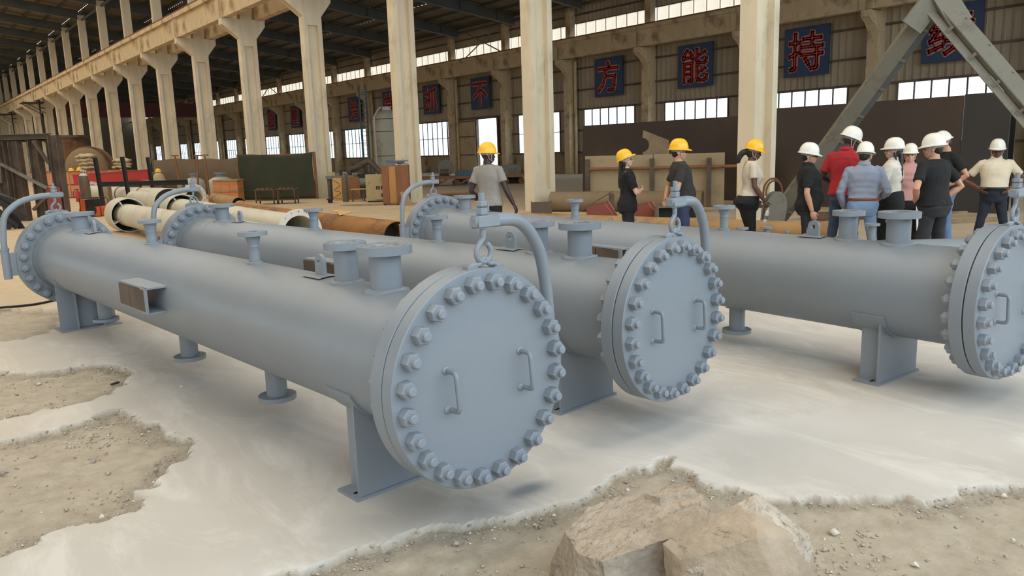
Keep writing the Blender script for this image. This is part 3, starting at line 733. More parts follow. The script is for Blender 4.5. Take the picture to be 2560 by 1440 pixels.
def nozzle(par, s, R, rp, zt, zc, up=True, hub=0.0, th=.035, nh=8, foil=False):
    """pipe stub with bolted flange, square to the shell; zt = outer face height from the axis"""
    sg = 1 if up else -1
    b = MB()
    zb = math.sqrt(RS ** 2 - rp ** 2) - .03
    prof = [(rp, zb), (rp, zt - th - (.11 if hub else .0))]
    if hub: prof += [(rp, zt - th - .075), (rp + .003, zt - th - .07), (rp + .003, zt - th - .063), (rp, zt - th - .058), (rp + hub, zt - th)]
    else: prof += [(rp, zt - th * .5)]
    b.lathe([(r, sg * z) for r, z in prof], 32, Matrix.Translation((0, s, zc)))
    o = b.build('nozzle', GREYP, par)
    f = link('nozzle_flange', flange_mesh(R, rp * .92, th, nh, .011 if R > .1 else .008), o, loc=(0, s, zc + (zt - th if up else -zt)))
    # weld bead where the pipe meets the shell
    pts = []
    for i in range(32):
        t = 2 * PI * i / 32; q = rp + .006
        x = q * math.cos(t); y = q * math.sin(t)
        pts.append((x, s + y, zc + sg * (math.sqrt(RS * RS - x * x) + .003)))
    b = MB(); b.tube(pts, .011, 6, closed=True)
    if R > .1:
        n = 40; vs = []
        for rr, dh in ((rp, .012), (rp * 1.42, .012), (rp * 1.46, -.004)):
            for i in range(n):
                t = 2 * PI * i / n; x = rr * math.cos(t); y = rr * math.sin(t)
                vs.append((x, s + y, zc + sg * (math.sqrt(RS * RS - x * x) + dh)))
        b.add(vs, [(a * n + i, a * n + (i + 1) % n, a * n + n + (i + 1) % n, a * n + n + i) for a in range(2) for i in range(n)])
    b.build('weld_bead', GREYP, o)
    if foil:
        b = MB(); b.lathe([(rp * .93, zt - .004), (rp * .5, zt - .05), (0.0, zt - .055)], 24, Matrix.Translation((0, s, zc)))
        b.build('protective_film', FOIL, o).__setitem__('label', 'crumpled silver film inside the nozzle bore')
    else:
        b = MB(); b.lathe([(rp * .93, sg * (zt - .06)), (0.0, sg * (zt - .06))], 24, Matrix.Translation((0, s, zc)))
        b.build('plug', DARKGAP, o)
    return o
def davit(par, zc, pts, y_arm, x_eye, y_blind, side, socket):
    """swing arm on a socket beside the flange, eye bolt and bent-rod lug on the blind"""
    p = catmull([(x, y, z + zc) for x, y, z in pts], 6)
    b = MB(); b.tube(p, .030, 18)
    arm = b.build('davit_arm', GREYP, par, 50)
    zt = pts[-1][2] + zc
    b = MB(); b.bx(x_eye - .055, x_eye + .085, y_blind - .030, y_blind + .030, zt - .029, zt + .029)
    me = b.mesh('arm_end_block', GREYP, 30)
    bm = bmesh.new(); bm.from_mesh(me); bmesh.ops.bevel(bm, geom=bm.edges[:], offset=.009, segments=2, affect='EDGES'); bm.to_mesh(me); bm.free()
    link('arm_end_block', me, arm)
    ze = zt - .135                                     # ring centre
    b = MB()
    b.cyl((x_eye, y_blind, zt + .125), (x_eye, y_blind, zt - .07), .0135, n=14)
    ring = [(x_eye + .002, y_blind, zt - .07), (x_eye - .020, y_blind, zt - .094)]
    for i in range(15):
        t = math.radians(140 + 290 * i / 14); ring.append((x_eye + .042 * math.cos(t), y_blind, ze + .042 * math.sin(t)))
    b.tube(ring, .0125, 12)
    b.build('eye_bolt', GREYP, arm, 60)
    for z0, z1 in ((zt + .030, zt + .062), (zt + .066, zt + .090)):
        q = MB(); hexprism(q, .029, z0, z1, .004, .3)
        q.v = [(v[0] + x_eye, -v[2] + y_blind, v[1]) for v in q.v]
        q.build('nut', GREYP2, arm, 30)
    b = MB()
    zr = zc + math.sqrt(RF * RF - .09 ** 2) - .004
    b.tube(catmull([(x_eye - .105, y_blind + .004, zr + .010 + (-.016 if x_eye > 0 else .0)), (x_eye - .060, y_blind + .004, zr + .024), (x_eye - .028, y_blind + .002, ze - .050), (x_eye, y_blind, ze - .024), (x_eye + .028, y_blind, ze - .050), (x_eye + .060, y_blind + .002, zr + .020), (x_eye + .095, y_blind + .002, zr - .008)], 4), .0125, 10)
    for dx in (-.075, .075): b.box((x_eye + dx, y_blind + .004, zc + math.sqrt(RF * RF - (x_eye + dx) ** 2) + .004), (.06, .035, .014))
    b.build('lifting_lug', GREYP, par, 60)
    x = pts[0][0]; y = pts[0][1]
    b = MB()
    b.lathe([(.034, socket[0]), (.040, socket[0]), (.040, socket[1] - .02), (.045, socket[1] - .02), (.045, socket[1]), (.031, socket[1])], 24, Matrix.Translation((x, y, zc)))
    b.bx(min(x, side * .44), max(x, side * .44), y - .012, y + .012, zc + socket[0] + .03, zc + socket[1] - .05)
    b.build('davit_socket', GREYP, par)

def saddle(par, zc, y0, y1, yweb, ribs, name='saddle'):
    b = MB()
    # wear pad hugging the shell
    n = 26; vs = []
    a0, a1 = math.radians(-154), math.radians(-26)
    for i in range(n + 1):
        t = a0 + (a1 - a0) * i / n
        for r in (RS - .004, RS + .011):
            for y in (y0 - .03, y1 + .03): vs.append((r * math.cos(t), y, zc + r * math.sin(t)))
    fs = [(0, 1, 3, 2), (4 * n, 4 * n + 2, 4 * n + 3, 4 * n + 1)]
    for i in range(n):
        for a, c in ((0, 1), (1, 3), (3, 2), (2, 0)): fs.append((4 * i + a, 4 * i + c, 4 * i + 4 + c, 4 * i + 4 + a))
    b.add(vs, fs)
    s = b.build('saddle', GREYP, par)
    b = MB(); b.bx(-.29, .29, y0 - .01, y1, 0, .016); b.build('base_plate', GREYP, s)
    W = .268; poly = [(-W, .016), (W, .016)]
    m = 20; r = RS + .010; c0 = -math.acos(W / r); c1 = -PI - c0
    for i in range(m + 1):
        t = c0 + (c1 - c0) * i / m; poly.append((r * math.cos(t), zc + r * math.sin(t)))
    me = plate_mesh('web_plate', [poly], .014, GREYP)
    link('web_plate', me, s).matrix_local = Matrix.Translation((0, yweb + .014, 0)) @ Matrix.Rotation(PI / 2, 4, 'X')
    for x, ya, yb in ribs:
        b = MB(); zt = zc - math.sqrt((RS + .006) ** 2 - x * x)
        b.bx(x - .006, x + .006, ya, yb, .016, zt); b.build('rib', GREYP, s, 0)
    b = MB()
    for x in (-.235, .235):
        b.cyl((x - .02, (yweb + .06), .0155), (x - .02, (yweb + .06), .0166), .010, n=10); b.cyl((x + .02, (yweb + .06), .0155), (x + .02, (yweb + .06), .0166), .010, n=10)
        b.bx(x - .02, x + .02, yweb + .05, yweb + .07, .0155, .0166)
    b.build('bolt_slot', DARKGAP, s, 0)
    return s

def vessel(x, y, th, zc, label, near_label):
    root = thing('pressure_vessel', label, 'vessel', (x, y, 0), -th, 'grey pressure vessels on saddles')
    b = MB()
    b.lathe([(RS + .035, .150), (RS + .030, .165), (RS + .002, .215), (RS, .23), (RS, LV - .23), (RS + .002, LV - .215), (RS + .030, LV - .165), (RS + .035, LV - .15)], 128, YM(0, 0, zc))
    b.build('shell', GREYP, root)
    for s0, s1 in ((.079, .157), (LV - .157, LV - .079)):
        b = MB(); b.lathe([(RS - .01, s0), (RF - .004, s0), (RF, s0 + .004), (RF, s1 - .004), (RF - .004, s1), (RS - .01, s1)], 128, YM(0, 0, zc), close=True); b.build('flange', GREYP, root)
    for s0, s1 in ((0, .072), (LV - .072, LV)):
        b = MB(); b.lathe([(RF - .004, s0), (RF, s0 + .004), (RF, s1 - .004), (RF - .004, s1)], 128, YM(0, 0, zc))
        cov = b.build('blind_cover', GREYP, root)
        sg = -1 if s0 == 0 else 1; yf = s0 if s0 == 0 else s1
        for hx in (-.214, .218):
            pts = []
            for px, pz in ((0, .086), (.045, .086), (.060, .084), (.068, .072), (.070, .06), (.070, -.06), (.068, -.074), (.060, -.086), (.045, -.088), (0, -.088)):
                pts.append((hx + .010 * (pz < 0), yf + sg * px, zc + pz))
            q = MB(); q.tube(pts, .0115, 12)
            for pz in (.086, -.088): q.ell((hx, yf, zc + pz), (.022, .010, .020), nu=12, nv=6)
            q.build('lifting_handle', GREYP, cov, 60)
    for s0 in (.0725, LV - .0785):
        b = MB(); b.cyl((0, s0, zc), (0, s0 + .006, zc), RF - .012, n=96); b.build('gasket', DARKGAP, root)
    for i in range(24):
        t = math.radians(7.5 + 15 * i)
        p = (.437 * math.cos(t), 0, zc + .437 * math.sin(t))
        link('stud_bolt', BOLT, root, loc=p, rot=(0, (i * .37) % .5 - .2, 0))
        link('stud_bolt', BOLT, root, loc=(p[0], LV, p[2]), rot=(0, (i * .53) % .5, PI))
    nozzle(root, .735, .139, .080, .548, zc, foil=True, th=.042, nh=8)
    nozzle(root, 1.11, .113, .065, .540, zc, foil=True, th=.036, nh=8)
    nozzle(root, 2.235, .092, .034, .534, zc, hub=.016, th=.026, nh=4)
    nozzle(root, 4.155, .090, .040, .526, zc, hub=.014, th=.026, nh=4)
    nozzle(root, 6.26, .142, .078, .512, zc, th=.034, nh=8)
    for s in (2.08, 3.57, 5.76): nozzle(root, s, .12, .066, .548, zc, up=False, th=.030, nh=8)
    for s in (1.387, 5.785):
        ol = [(-.046, 0), (.046, 0), (.046, .09)] + [(.046 * math.cos(PI * i / 14), .09 + .046 * math.sin(PI * i / 14)) for i in range(1, 14)] + [(-.046, .09)]
        me = plate_mesh('lifting_eye', [ol, circ(.019, 18, 0, .086)], .022, GREYP)
        o = link('lifting_eye', me, root)
        o.matrix_local = Matrix.Translation((-.011, s, zc + RS - .012)) @ Matrix(((0, 0, 1, 0), (1, 0, 0, 0), (0, 1, 0, 0), (0, 0, 0, 1)))
        vs = []; n = 10
        for i in range(n + 1):
            t = math.radians(78 + 24 * i / n)
            for yy in (s - .10, s + .10): vs.append(((RS + .008) * math.cos(t), yy, zc + (RS + .008) * math.sin(t)))
        b = MB(); b.add(vs, [(2 * i, 2 * i + 1, 2 * i + 3, 2 * i + 2) for i in range(n)]); b.build('eye_pad', GREYP, root)
    # name plate bracket on the flank
    b = MB()
    for z in (.134, -.040): b.bx(-.440, -.285, 3.02, 3.60, zc + z - .006, zc + z + .006)
    b.bx(-.446, -.434, 3.02, 3.14, zc - .046, zc + .14)
    br = b.build('name_plate_bracket', GREYP, root, 0)
    b = MB(); b.bx(-.447, -.435, 3.06, 3.36, zc - .030, zc + .124); b.bx(-.447, -.435, 3.37, 3.60, zc - .030, zc + .124)
    b.build('bare_plate', BRSTEEL, br, 0)['label'] = 'unpainted brown steel plate'
    saddle(root, zc, .68, .86, .685, [(-.205, .70, .85), (.205, .70, .85)])
    saddle(root, zc, 6.30, 6.58, 6.42, [(-.12, 6.305, 6.42), (.12, 6.305, 6.42)])
    davit(root, zc, [(.535, .118, -.12), (.535, .118, .12), (.520, .115, .29), (.470, .10, .485), (.39, .08, .60), (.30, .06, .668), (.21, .045, .690), (.10, .037, .692)], .118, .052, .036, 1, (-.16, .10))
    davit(root, zc, [(-.585, LV - .118, -.12), (-.583, LV - .118, .12), (-.577, LV - .116, .27), (-.545, LV - .11, .47), (-.47, LV - .095, .565), (-.36, LV - .075, .632), (-.20, LV - .045, .668), (-.06, LV - .036, .676)], LV - .118, -.045, LV - .036, -1, (-.16, .16))
    return root
vessel(1.963, 2.648, -.069, .707, 'grey bolted pressure vessel nearest the camera, its round cover fully in view', 0)
vessel(3.555, 2.883, -.081, .679, 'middle grey pressure vessel, lying between the two other long ones', 0)
vessel(5.464, 1.743, .041, .648, 'grey pressure vessel in front of the visitors, near cover cut by the frame', 0)
# ------------------------------------------------------------------ workshop clutter
FACE = math.atan2(-.6315, .7748)                     # direction across the view, used for things standing square to it
def ibeam(b, p0, p1, w=.25, h=.25, t=.02, up=(0, 0, 1)):
    p0 = Vector(p0); p1 = Vector(p1); d = (p1 - p0).normalized(); u = Vector(up)
    u = (u - d * u.dot(d)).normalized()
    for s in (-1, 1): b.bar(p0 + u * (s * (h / 2 - t / 2)), p1 + u * (s * (h / 2 - t / 2)), w, t, u)
    b.bar(p0, p1, t * .8, h - 2 * t, u)
def bev(me, off, seg=2):
    bm = bmesh.new(); bm.from_mesh(me); bmesh.ops.bevel(bm, geom=bm.edges[:], offset=off, segments=seg, affect='EDGES'); bm.to_mesh(me); bm.free()
    me.shade_smooth(); me.set_sharp_from_angle(angle=math.radians(40)); return me

# -- open steel frame at the left edge
t = thing('steel_trestle', 'dark steel trestle of columns and braces at the left edge behind the nearest vessel', 'frame', (3.8, 28.1, 0), FACE)
for x, h in ((-.95, 2.46), (-.52, 2.46), (.10, 2.48), (.72, 2.60)):
    b = MB(); ibeam(b, (x, 0, 0), (x, 0, h), .30, .28, .02, (1, 0, 0)); b.build('column', BRSTEEL, t, 0)
b = MB(); ibeam(b, (-3.2, -.02, 2.58), (.60, -.02, 2.58), .25, .16, .02); b.build('beam', BRSTEEL, t, 0)
b = MB(); ibeam(b, (-3.2, .9, 2.50), (.60, .1, 2.50), .2, .13, .02); b.build('beam', BRSTEEL, t, 0)
for p0, p1 in (((-1.4, -.2, 2.07), (.42, -.2, 1.0)), ((.16, -.16, 2.45), (.55, -.16, 1.75)), ((-.9, -.16, 2.4), (-1.0, -.16, 1.2)), ((-.10, -.2, .35), (.40, -.2, .75))):
    b = MB(); b.bar(p0, p1, .10, .08); b.build('brace', OLIVE if p0[0] == -1.4 else BRSTEEL, t, 0)
b = MB(); b.bx(.35, .80, -.19, -.17, .30, 1.02); b.build('gusset_plate', REDOX, t, 0)
b = MB(); b.bx(-3.2, -1.6, 0, .25, 0, 2.5); b.bx(-2.4, -2.1, .3, .6, 0, 2.5); b.build('column', BRSTEEL, t, 0)
t = thing('angle_stack', 'heap of dark drilled angle sections leaning under the steel frame', 'steel', (2.55, 25.0, 0), FACE)
for i, (x, z, a) in enumerate(((-.3, .25, .5), (-.1, .35, .75), (.1, .55, .6), (0, .8, .35), (.15, .18, 1.1), (-.35, .95, .5))):
    b = MB(); M = Matrix.Rotation(a, 3, 'Y')
    b.box((x, .05 * i, z), (.9, .012, .16), M); b.box((x + .0, .05 * i + .05, z + .08), (.9, .10, .012), M)
    for k in range(5): b.cyl(Vector((x, .05 * i - .012, z)) + M @ Vector((-.36 + .18 * k, 0, 0)), Vector((x, .05 * i, z)) + M @ Vector((-.36 + .18 * k, 0, 0)), .018, n=8)
    b.build('angle', BLKST, t, 0)
t = thing('guard_post', 'yellow steel post standing among the brown frame columns', 'post', (3.75, 31.2, 0))
b = MB(); b.cyl((0, 0, 0), (0, 0, 1.9), .05); b.build('post', YELLOWP, t)
b = MB(); b.bar((-1.2, .7, 1.7), (.05, 0, 1.7), .06, .10); b.build('rail', YELLOWP, t, 0)

# -- salmon girder box with a red girder across it
t = thing('box_girder', 'long salmon primed box girder lying behind the red girder', 'girder', (7.8, 45.0, 0), FACE)
b = MB(); b.bx(-2.25, 1.75, 0, .9, .04, 1.34); b.prism([(1.75, .04), (2.3, .04), (2.3, .7), (1.75, 1.34)], 0, .9, lambda x, z, y: (x, y, z)); b.build('web', SALMON, t, 0)
b = MB(); b.bx(-2.3, 1.7, -.08, .98, 1.34, 1.38); b.bx(-2.3, 2.3, -.08, .98, .0, .05); b.bx(-2.25, 1.75, -.02, 0, .66, .70); b.build('flange', REDOX, t, 0)
for x in (-1.5, -.3, .8): 
    b = MB(); b.bx(x - .015, x + .015, -.05, 0, .05, 1.34); b.build('stiffener', SALMON, t, 0)
t = thing('red_girder', 'bright red painted girder propped in front of the salmon box girder', 'girder', (8.7, 41.1, 0), FACE)
b = MB(); b.bar((-1.8, 0, .96), (1.8, 0, 1.10), .30, .46); b.build('web', REDP, t, 0)
for o in (-.25, .25):
    b = MB(); b.bar((-1.85, 0, .96 + o), (1.85, 0, 1.10 + o), .42, .025); b.build('flange', REDP, t, 0)
for x in (-1.2, 1.1):
    b = MB(); b.bx(x - .2, x + .2, -.15, .15, 0, .78 + (x + 1.8) * .035); b.build('support_block', REDP if x < 0 else BRSTEEL, t, 0)
# -- hard hats left on the girders
def helmet_shell(mb):
    """shell dome + brim, local: +y front, base at z=0"""
    n = 36; rows = []
    for i in range(13):
        a = PI / 2 * i / 12
        for j in range(n):
            t = 2 * PI * j / n; rx, ry = .112, .137
            rib = 1 + .022 * math.exp(-((math.degrees(t) % 180 - 90) / 9.0) ** 2) * math.sin(a + .2) + .012 * math.exp(-((math.degrees(t) % 180 - 58) / 6.0) ** 2) + .012 * math.exp(-((math.degrees(t) % 180 - 122) / 6.0) ** 2)
            rows.append((rx * rib * math.cos(t) * math.cos(a) ** .75, ry * rib * math.sin(t) * math.cos(a) ** .75, .145 * math.sin(a) ** 1.05 * (1 + .4 * (rib - 1))))
    fs = [(i * n + j, i * n + (j + 1) % n, (i + 1) * n + (j + 1) % n, (i + 1) * n + j) for i in range(12) for j in range(n)]
    base = len(rows)
    for rr, z in ((1.0, 0.0), (1.0, -.014)):
        for j in range(n):
            t = 2 * PI * j / n
            e = .016 + .036 * max(0, math.sin(t)) ** 2
            rows.append(((.112 + e * .8) * math.cos(t), (.137 + e) * math.sin(t), z - .012 * max(0, math.sin(t)) ** 2 - .006))
    for j in range(n):
        j2 = (j + 1) % n
        fs += [(j, base + j, base + j2, j2), (base + j, base + n + j, base + n + j2, base + j2)]
    mb.add(rows, fs)
HEL = {}
def helmet_mesh(kind):
    if kind not in HEL:
        m = mat('helmet_' + kind, (248, 188, 40) if kind == 'yellow' else (232, 228, 214), 0.28, var=.02, scale=2)
        b = MB(); helmet_shell(b); HEL[kind] = b.mesh('helmet', m, 50)
    return HEL[kind]
for p, rz, lb in (((7.6, 44.6, 1.385), .6, 'yellow hard hat lying upside down edge of the salmon girder'), ((7.95, 44.5, 1.395), 2.0, 'small yellow hard hat on the salmon girder before the sacks'), ((10.2, 38.8, 1.24), 1.0, 'yellow hard hat hung on the bundle right of the red girder')):
    h = thing('hard_hat', lb, 'helmet', p, rz)
    link('shell', helmet_mesh('yellow'), h)
t = thing('scrap_bundle', 'bundle of cloth and scrap on a stand beyond the red girder', 'bundle', (10.2, 38.8, 0), FACE)
b = MB(); b.bx(-.2, .2, -.2, .2, 0, .7); b.build('stand', BRSTEEL, t, 0)
b = MB(); b.ell((0, 0, .92), (.26, .22, .30)); b.ell((.12, .0, .75), (.2, .2, .2)); b.build('sack', SACK, t)

# -- rusty tank end, rust shell and sacks
t = thing('tank_head', 'big brown dished tank end standing behind the salmon girder', 'tank', (10.15, 54.4, 0), FACE)
b = MB(); M = Matrix.Translation((0, 0, 1.37)) @ Matrix.Rotation(PI / 2, 4, 'X')
b.lathe([(1.36, -.9), (1.36, 0), (1.30, .16), (1.05, .36), (.6, .52), (0, .58)], 48, M); b.build('head', mat('dusty_brown', (128, 106, 78), .8, var=.1, scale=1), t)
b = MB(); b.lathe([(1.34, .02), (1.43, .02), (1.43, -.3), (1.34, -.3)], 48, M, close=True); b.build('rim', RUST, t)
t = thing('rust_tank', 'upright rusty cylindrical shell with a rim, behind the dished tank end', 'tank', (10.3, 59.6, 0))
b = MB(); b.cyl((0, 0, 0), (0, 0, 3.45), .95, n=40); b.build('shell', RUST, t)
b = MB(); b.cyl((0, 0, 3.45), (0, 0, 3.6), 1.02, n=40); b.build('rim', BRSTEEL, t)
def sack(name, label, loc, w, d, h, n, seed):
    r = random.Random(seed); t = thing(name, label, 'sacks', loc, FACE)
    for i in range(n):
        b = MB(); b.ell((r.uniform(-.06, .06), 0, h * (i + .5) / n), (w / 2 * r.uniform(.9, 1.05), d / 2, h / n * .62), Matrix.Rotation(r.uniform(-.08, .08), 3, 'Y'), 18, 10)
        q = b.mesh('sack', SACK, 80)
        co = np.empty(len(q.vertices) * 3); q.vertices.foreach_get('co', co); co = co.reshape(-1, 3)
        e = (np.abs(co[:, 0]) / (w / 2)); co[:, 2] = np.where(e > .1, co[:, 2], co[:, 2]); co += .035 * np.sin(co[:, [1, 2, 0]] * 17 + seed + i); q.vertices.foreach_set('co', co.ravel())
        link('sack', q, t)
    return t
b = MB()
t = thing('storage_rack', 'low brown rack carrying the white sacks', 'rack', (9.4, 46.2, 0), FACE)
for x in (-1.2, 0, 1.2): 
    b = MB(); b.bx(x - .06, x + .06, -.3, .3, 0, 1.25); b.build('leg', BRSTEEL, t, 0)
b = MB(); b.bx(-1.5, 1.5, -.4, .4, 1.25, 1.32); b.build('deck', WOODG, t, 0)
sack('sack_pile', 'tall pile of flat white sacks before the dished tank end', (8.75, 46.6, 1.39), 1.0, .7, .82, 4, 3)
sack('sack_pile', 'slumped pile of white sacks at the foot of a column', (10.15, 45.45, 1.39), 1.1, .7, .52, 3, 9)

# -- gas cylinders, extinguisher, welder
def gas_cylinder(label, loc, r, h, m, hose=None):
    t = thing('gas_cylinder', label, 'gas cylinder', loc)
    b = MB(); b.lathe([(r * .9, 0), (r, .03), (r, h * .80), (r * .86, h * .86), (r * .5, h * .91), (r * .28, h * .93), (0, h * .93)], 24); b.build('body', m, t)
    b = MB(); b.cyl((0, 0, h * .92), (0, 0, h), r * .2, n=10); b.cyl((-r * .5, 0, h * .965), (r * .5, 0, h * .965), r * .13, n=8); b.cyl((r * .5, 0, h * .95), (r * .55, 0, h * .985), r * .3, n=12); b.build('valve', CHROME, t)
    b = MB(); b.lathe([(r * .98, h * .80), (r * .84, h * .865), (r * .5, h * .913)], 24); b.build('shoulder', WHITEP if hose else m, t)
    if hose: b = MB(); b.tube(catmull(hose), .012, 6); b.build('hose', REDP, t)
    return t
gas_cylinder('brown gas cylinder with chrome valve and red hose, beside the red girder', (5.42, 29.8, 0), .165, 1.52, GASCYL, [(.1, -.05, 1.48), (.12, -.18, 1.25), (-.02, -.2, .9), (-.2, -.2, .7), (-.25, -.2, .3), (-.3, -.1, .02)])
gas_cylinder('slim grey gas cylinder before the column, right of the green tarpaulin', (13.47, 26.48, 0), .115, 1.12, GASCYL)
t = thing('fire_extinguisher', 'red fire extinguisher on the floor left of the brown gas cylinder', 'extinguisher', (7.0, 40.3, 0))
b = MB(); b.lathe([(.09, 0), (.1, .02), (.1, .42), (.05, .5), (.03, .52)], 16); b.build('body', REDP, t)
b = MB(); b.bx(-.1, .08, -.02, .02, .54, .57); b.cyl((0, 0, .5), (0, 0, .56), .025, n=8); b.build('handle', BLKST, t)
b = MB(); b.tube(catmull([(-.08, 0, .55), (-.17, 0, .4), (-.14, 0, .2)]), .014, 6); b.build('hose', RUBBER, t)
t = thing('welding_set', 'orange and black engine welder on the floor beside the bell-ended pipe', 'machine', (5.35, 28.4, 0), FACE)
b = MB(); b.bx(-.30, -.14, -.25, .25, .02, .56); b.build('panel', ORANGEP, t, 0)
b = MB(); b.bx(-.14, .18, -.22, .22, .30, .56); b.cyl((.05, -.26, .2), (.05, .2, .2), .17, n=20); b.build('engine', BLKST, t)
b = MB(); b.prism([(.14, .02), (.36, .02), (.36, .26), (.26, .33), (.14, .30)], -.25, .25, lambda x, z, y: (x, y, z)); b.build('fuel_tank', ORANGEP, t, 0)
for y in (-.26, .26):
    b = MB(); b.tube([(-.3, y, .02), (-.3, y, .6), (.3, y, .6), (.36, y, .5), (.36, y, .02)], .015, 6); b.build('tube_frame', BLKST, t)
# -- uprights and a dark rail behind the pipes
for i, (x, y, h, lb) in enumerate(((6.62, 33.3, 1.93, 'left'), (7.42, 32.6, 1.93, 'middle'), (9.09, 35.6, 1.9, 'right'))):
    t = thing('rack_post', 'dark steel upright standing before the red girder, %s of three' % ('leftmost', 'middle', 'rightmost')[i], 'post', (x, y, 0), FACE)
    b = MB(); ibeam(b, (0, 0, 0), (-.10, 0, h), .12, .12, .015, (1, 0, 0)); b.build('upright', BLKST, t, 0)
    b = MB(); b.bx(-.14, .14, -.14, .14, 0, .02); b.build('foot_plate', BLKST, t, 0)
t = thing('steel_section', 'long dark steel section lying on blocks behind the cream pipes', 'beam', (8.7, 35.15, 0), FACE)
b = MB(); ibeam(b, (-1.8, -.3, .84), (1.9, -.3, .82), .16, .2, .02); b.build('beam', BLKST, t, 0)
for x in (-1.5, 1.6): b = MB(); b.bx(x - .1, x + .1, -.45, -.15, 0, .725); b.build('block', WOODG, t, 0)

# -- the cream pipes with bell sleeves, and rusty pipes
def pipe_tube(b, p0, p1, ro, ri, n=48):
    p0 = Vector(p0); p1 = Vector(p1); L = (p1 - p0).length
    q = Vector((0, 0, 1)).rotation_difference((p1 - p0).normalized()).to_matrix().to_4x4()
    b.lathe([(ro, 0), (ro, L), (ri, L), (ri, 0)], n, Matrix.Translation(p0) @ q, close=True)
def bell_pipe(label, x0, y0, x1, y1, R, Rb, Lb, flange):
    t = thing('cream_pipe', label, 'pipe', (x0, y0, 0), math.atan2(y1 - y0, x1 - x0) - PI / 2)
    L = math.hypot(x1 - x0, y1 - y0); z = Rb
    b = MB(); pipe_tube(b, (0, -.05, z), (0, L, z), R, R - .02); b.build('pipe', CREAMP, t)
    b = MB(); pipe_tube(b, (0, 0, z), (0, -Lb, z), Rb, Rb - .02) if False else pipe_tube(b, (0, -.35, z), (0, Lb - .35, z), Rb, Rb - .022); b.build('bell_sleeve', CREAMP, t)
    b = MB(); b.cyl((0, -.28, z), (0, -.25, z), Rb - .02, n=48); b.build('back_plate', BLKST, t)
    for k in range(4):
        a = PI / 4 + PI / 2 * k + .3
        b = MB(); b.bar((R * math.cos(a), .12, z + R * math.sin(a)), ((Rb - .02) * math.cos(a), .12, z + (Rb - .02) * math.sin(a)), .03, .5, (0, 1, 0)); b.build('spacer', CREAMP, t, 0)
    for k in (.3, .6):
        b = MB(); b.lathe([(R, -.01), (R + .006, 0), (R, .01)], 40, YM(0, L * k, z)); b.build('weld_seam', CREAMP, t)
    if flange:
        ol = [circ(R + .10, 48), circ(R - .015, 48)] + [circ(.016, 8, (R + .055) * math.cos(2 * PI * k / 16), (R + .055) * math.sin(2 * PI * k / 16)) for k in range(16)]
        me = plate_mesh('end_flange', ol, .04, WHITEP)
        link('end_flange', me, t).matrix_local = Matrix.Translation((0, L, z)) @ Matrix.Rotation(-PI / 2, 4, 'X')
    return t
# the bell faces the camera: the pipe root sits at the bell and runs towards the camera
def cream(label, x0, y0, x1, y1, R, Rb, Lb, flange):
    return bell_pipe(label, x0, y0, x1, y1, R, Rb, Lb, flange)
cream('cream pipe with wide bell sleeve, running behind the nearest vessel', 4.68, 21.15, 4.56, 10.6, .275, .42, .75, False)
cream('cream pipe ending in a drilled round flange before the rusty pipe', 6.10, 21.6, 5.56, 12.75, .30, .42, .75, True)
t = thing('cream_pipe', 'cream pipe with bolted end flange farthest back, beyond the bell-ended pipes', 'pipe', (7.75, 41.0, 0), math.atan2(-12.3, .95) - PI / 2)
b = MB(); pipe_tube(b, (0, 0, .36), (0, 12.2, .36), .33, .30); b.build('pipe', CREAMP, t)
ol = [circ(.44, 40), circ(.31, 40)] + [circ(.018, 8, .385 * math.cos(2 * PI * k / 14), .385 * math.sin(2 * PI * k / 14)) for k in range(14)]
me = plate_mesh('end_flange', ol, .05, WHITEP)
for y in (-.05, 12.2): link('end_flange', me, t).matrix_local = Matrix.Translation((0, y, .44)) @ Matrix.Rotation(-PI / 2, 4, 'X')
b = MB(); b.cyl((0, -.06, .44), (0, -.09, .44), .30, n=32); b.build('end_cover', WHITEP, t)
for y in (2.2, 4.4, 7.0):
    b = MB(); b.lathe([(.335, -.05), (.345, -.05), (.345, .05), (.335, .05)], 40, YM(0, y, .36)); b.build('strap', BRSTEEL, t)
t = thing('cream_pipe', 'short cream pipe with a wide sleeve between the two bell-ended pipes', 'pipe', (6.75, 28.9, 0), math.atan2(-6.2, -.05) - PI / 2)
b = MB(); pipe_tube(b, (0, 0, .45), (0, 6.2, .45), .30, .28); b.build('pipe', CREAMP, t)
b = MB(); pipe_tube(b, (0, 3.2, .45), (0, 4.2, .45), .45, .43); b.build('bell_sleeve', CREAMP, t)
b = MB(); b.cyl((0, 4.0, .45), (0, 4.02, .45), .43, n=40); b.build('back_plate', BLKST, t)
# rusty pipes
def rust_pipe(label, p0, p1, R, m, wrap=False, ri=None):
    t = thing('steel_pipe', label, 'pipe', (p0[0], p0[1], 0), math.atan2(p1[1] - p0[1], p1[0] - p0[0]) - PI / 2)
    L = math.hypot(p1[0] - p0[0], p1[1] - p0[1])
    b = MB(); pipe_tube(b, (0, 0, R), (0, L, R), R, R - .015); b.build('pipe', m, t)
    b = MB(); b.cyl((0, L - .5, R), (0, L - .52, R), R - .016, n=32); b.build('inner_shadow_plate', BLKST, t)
    return t, L
TANP = mat('tan_pipe', (166, 132, 88), .75, var=.12, scale=2, col2=(140, 106, 66), amt=.4, scale2=1.5)
tp, L = rust_pipe('long ochre rusty pipe with white stencilled lines, behind the middle vessel', (7.26, 21.0), (6.92, 11.75), .275, RUSTY)
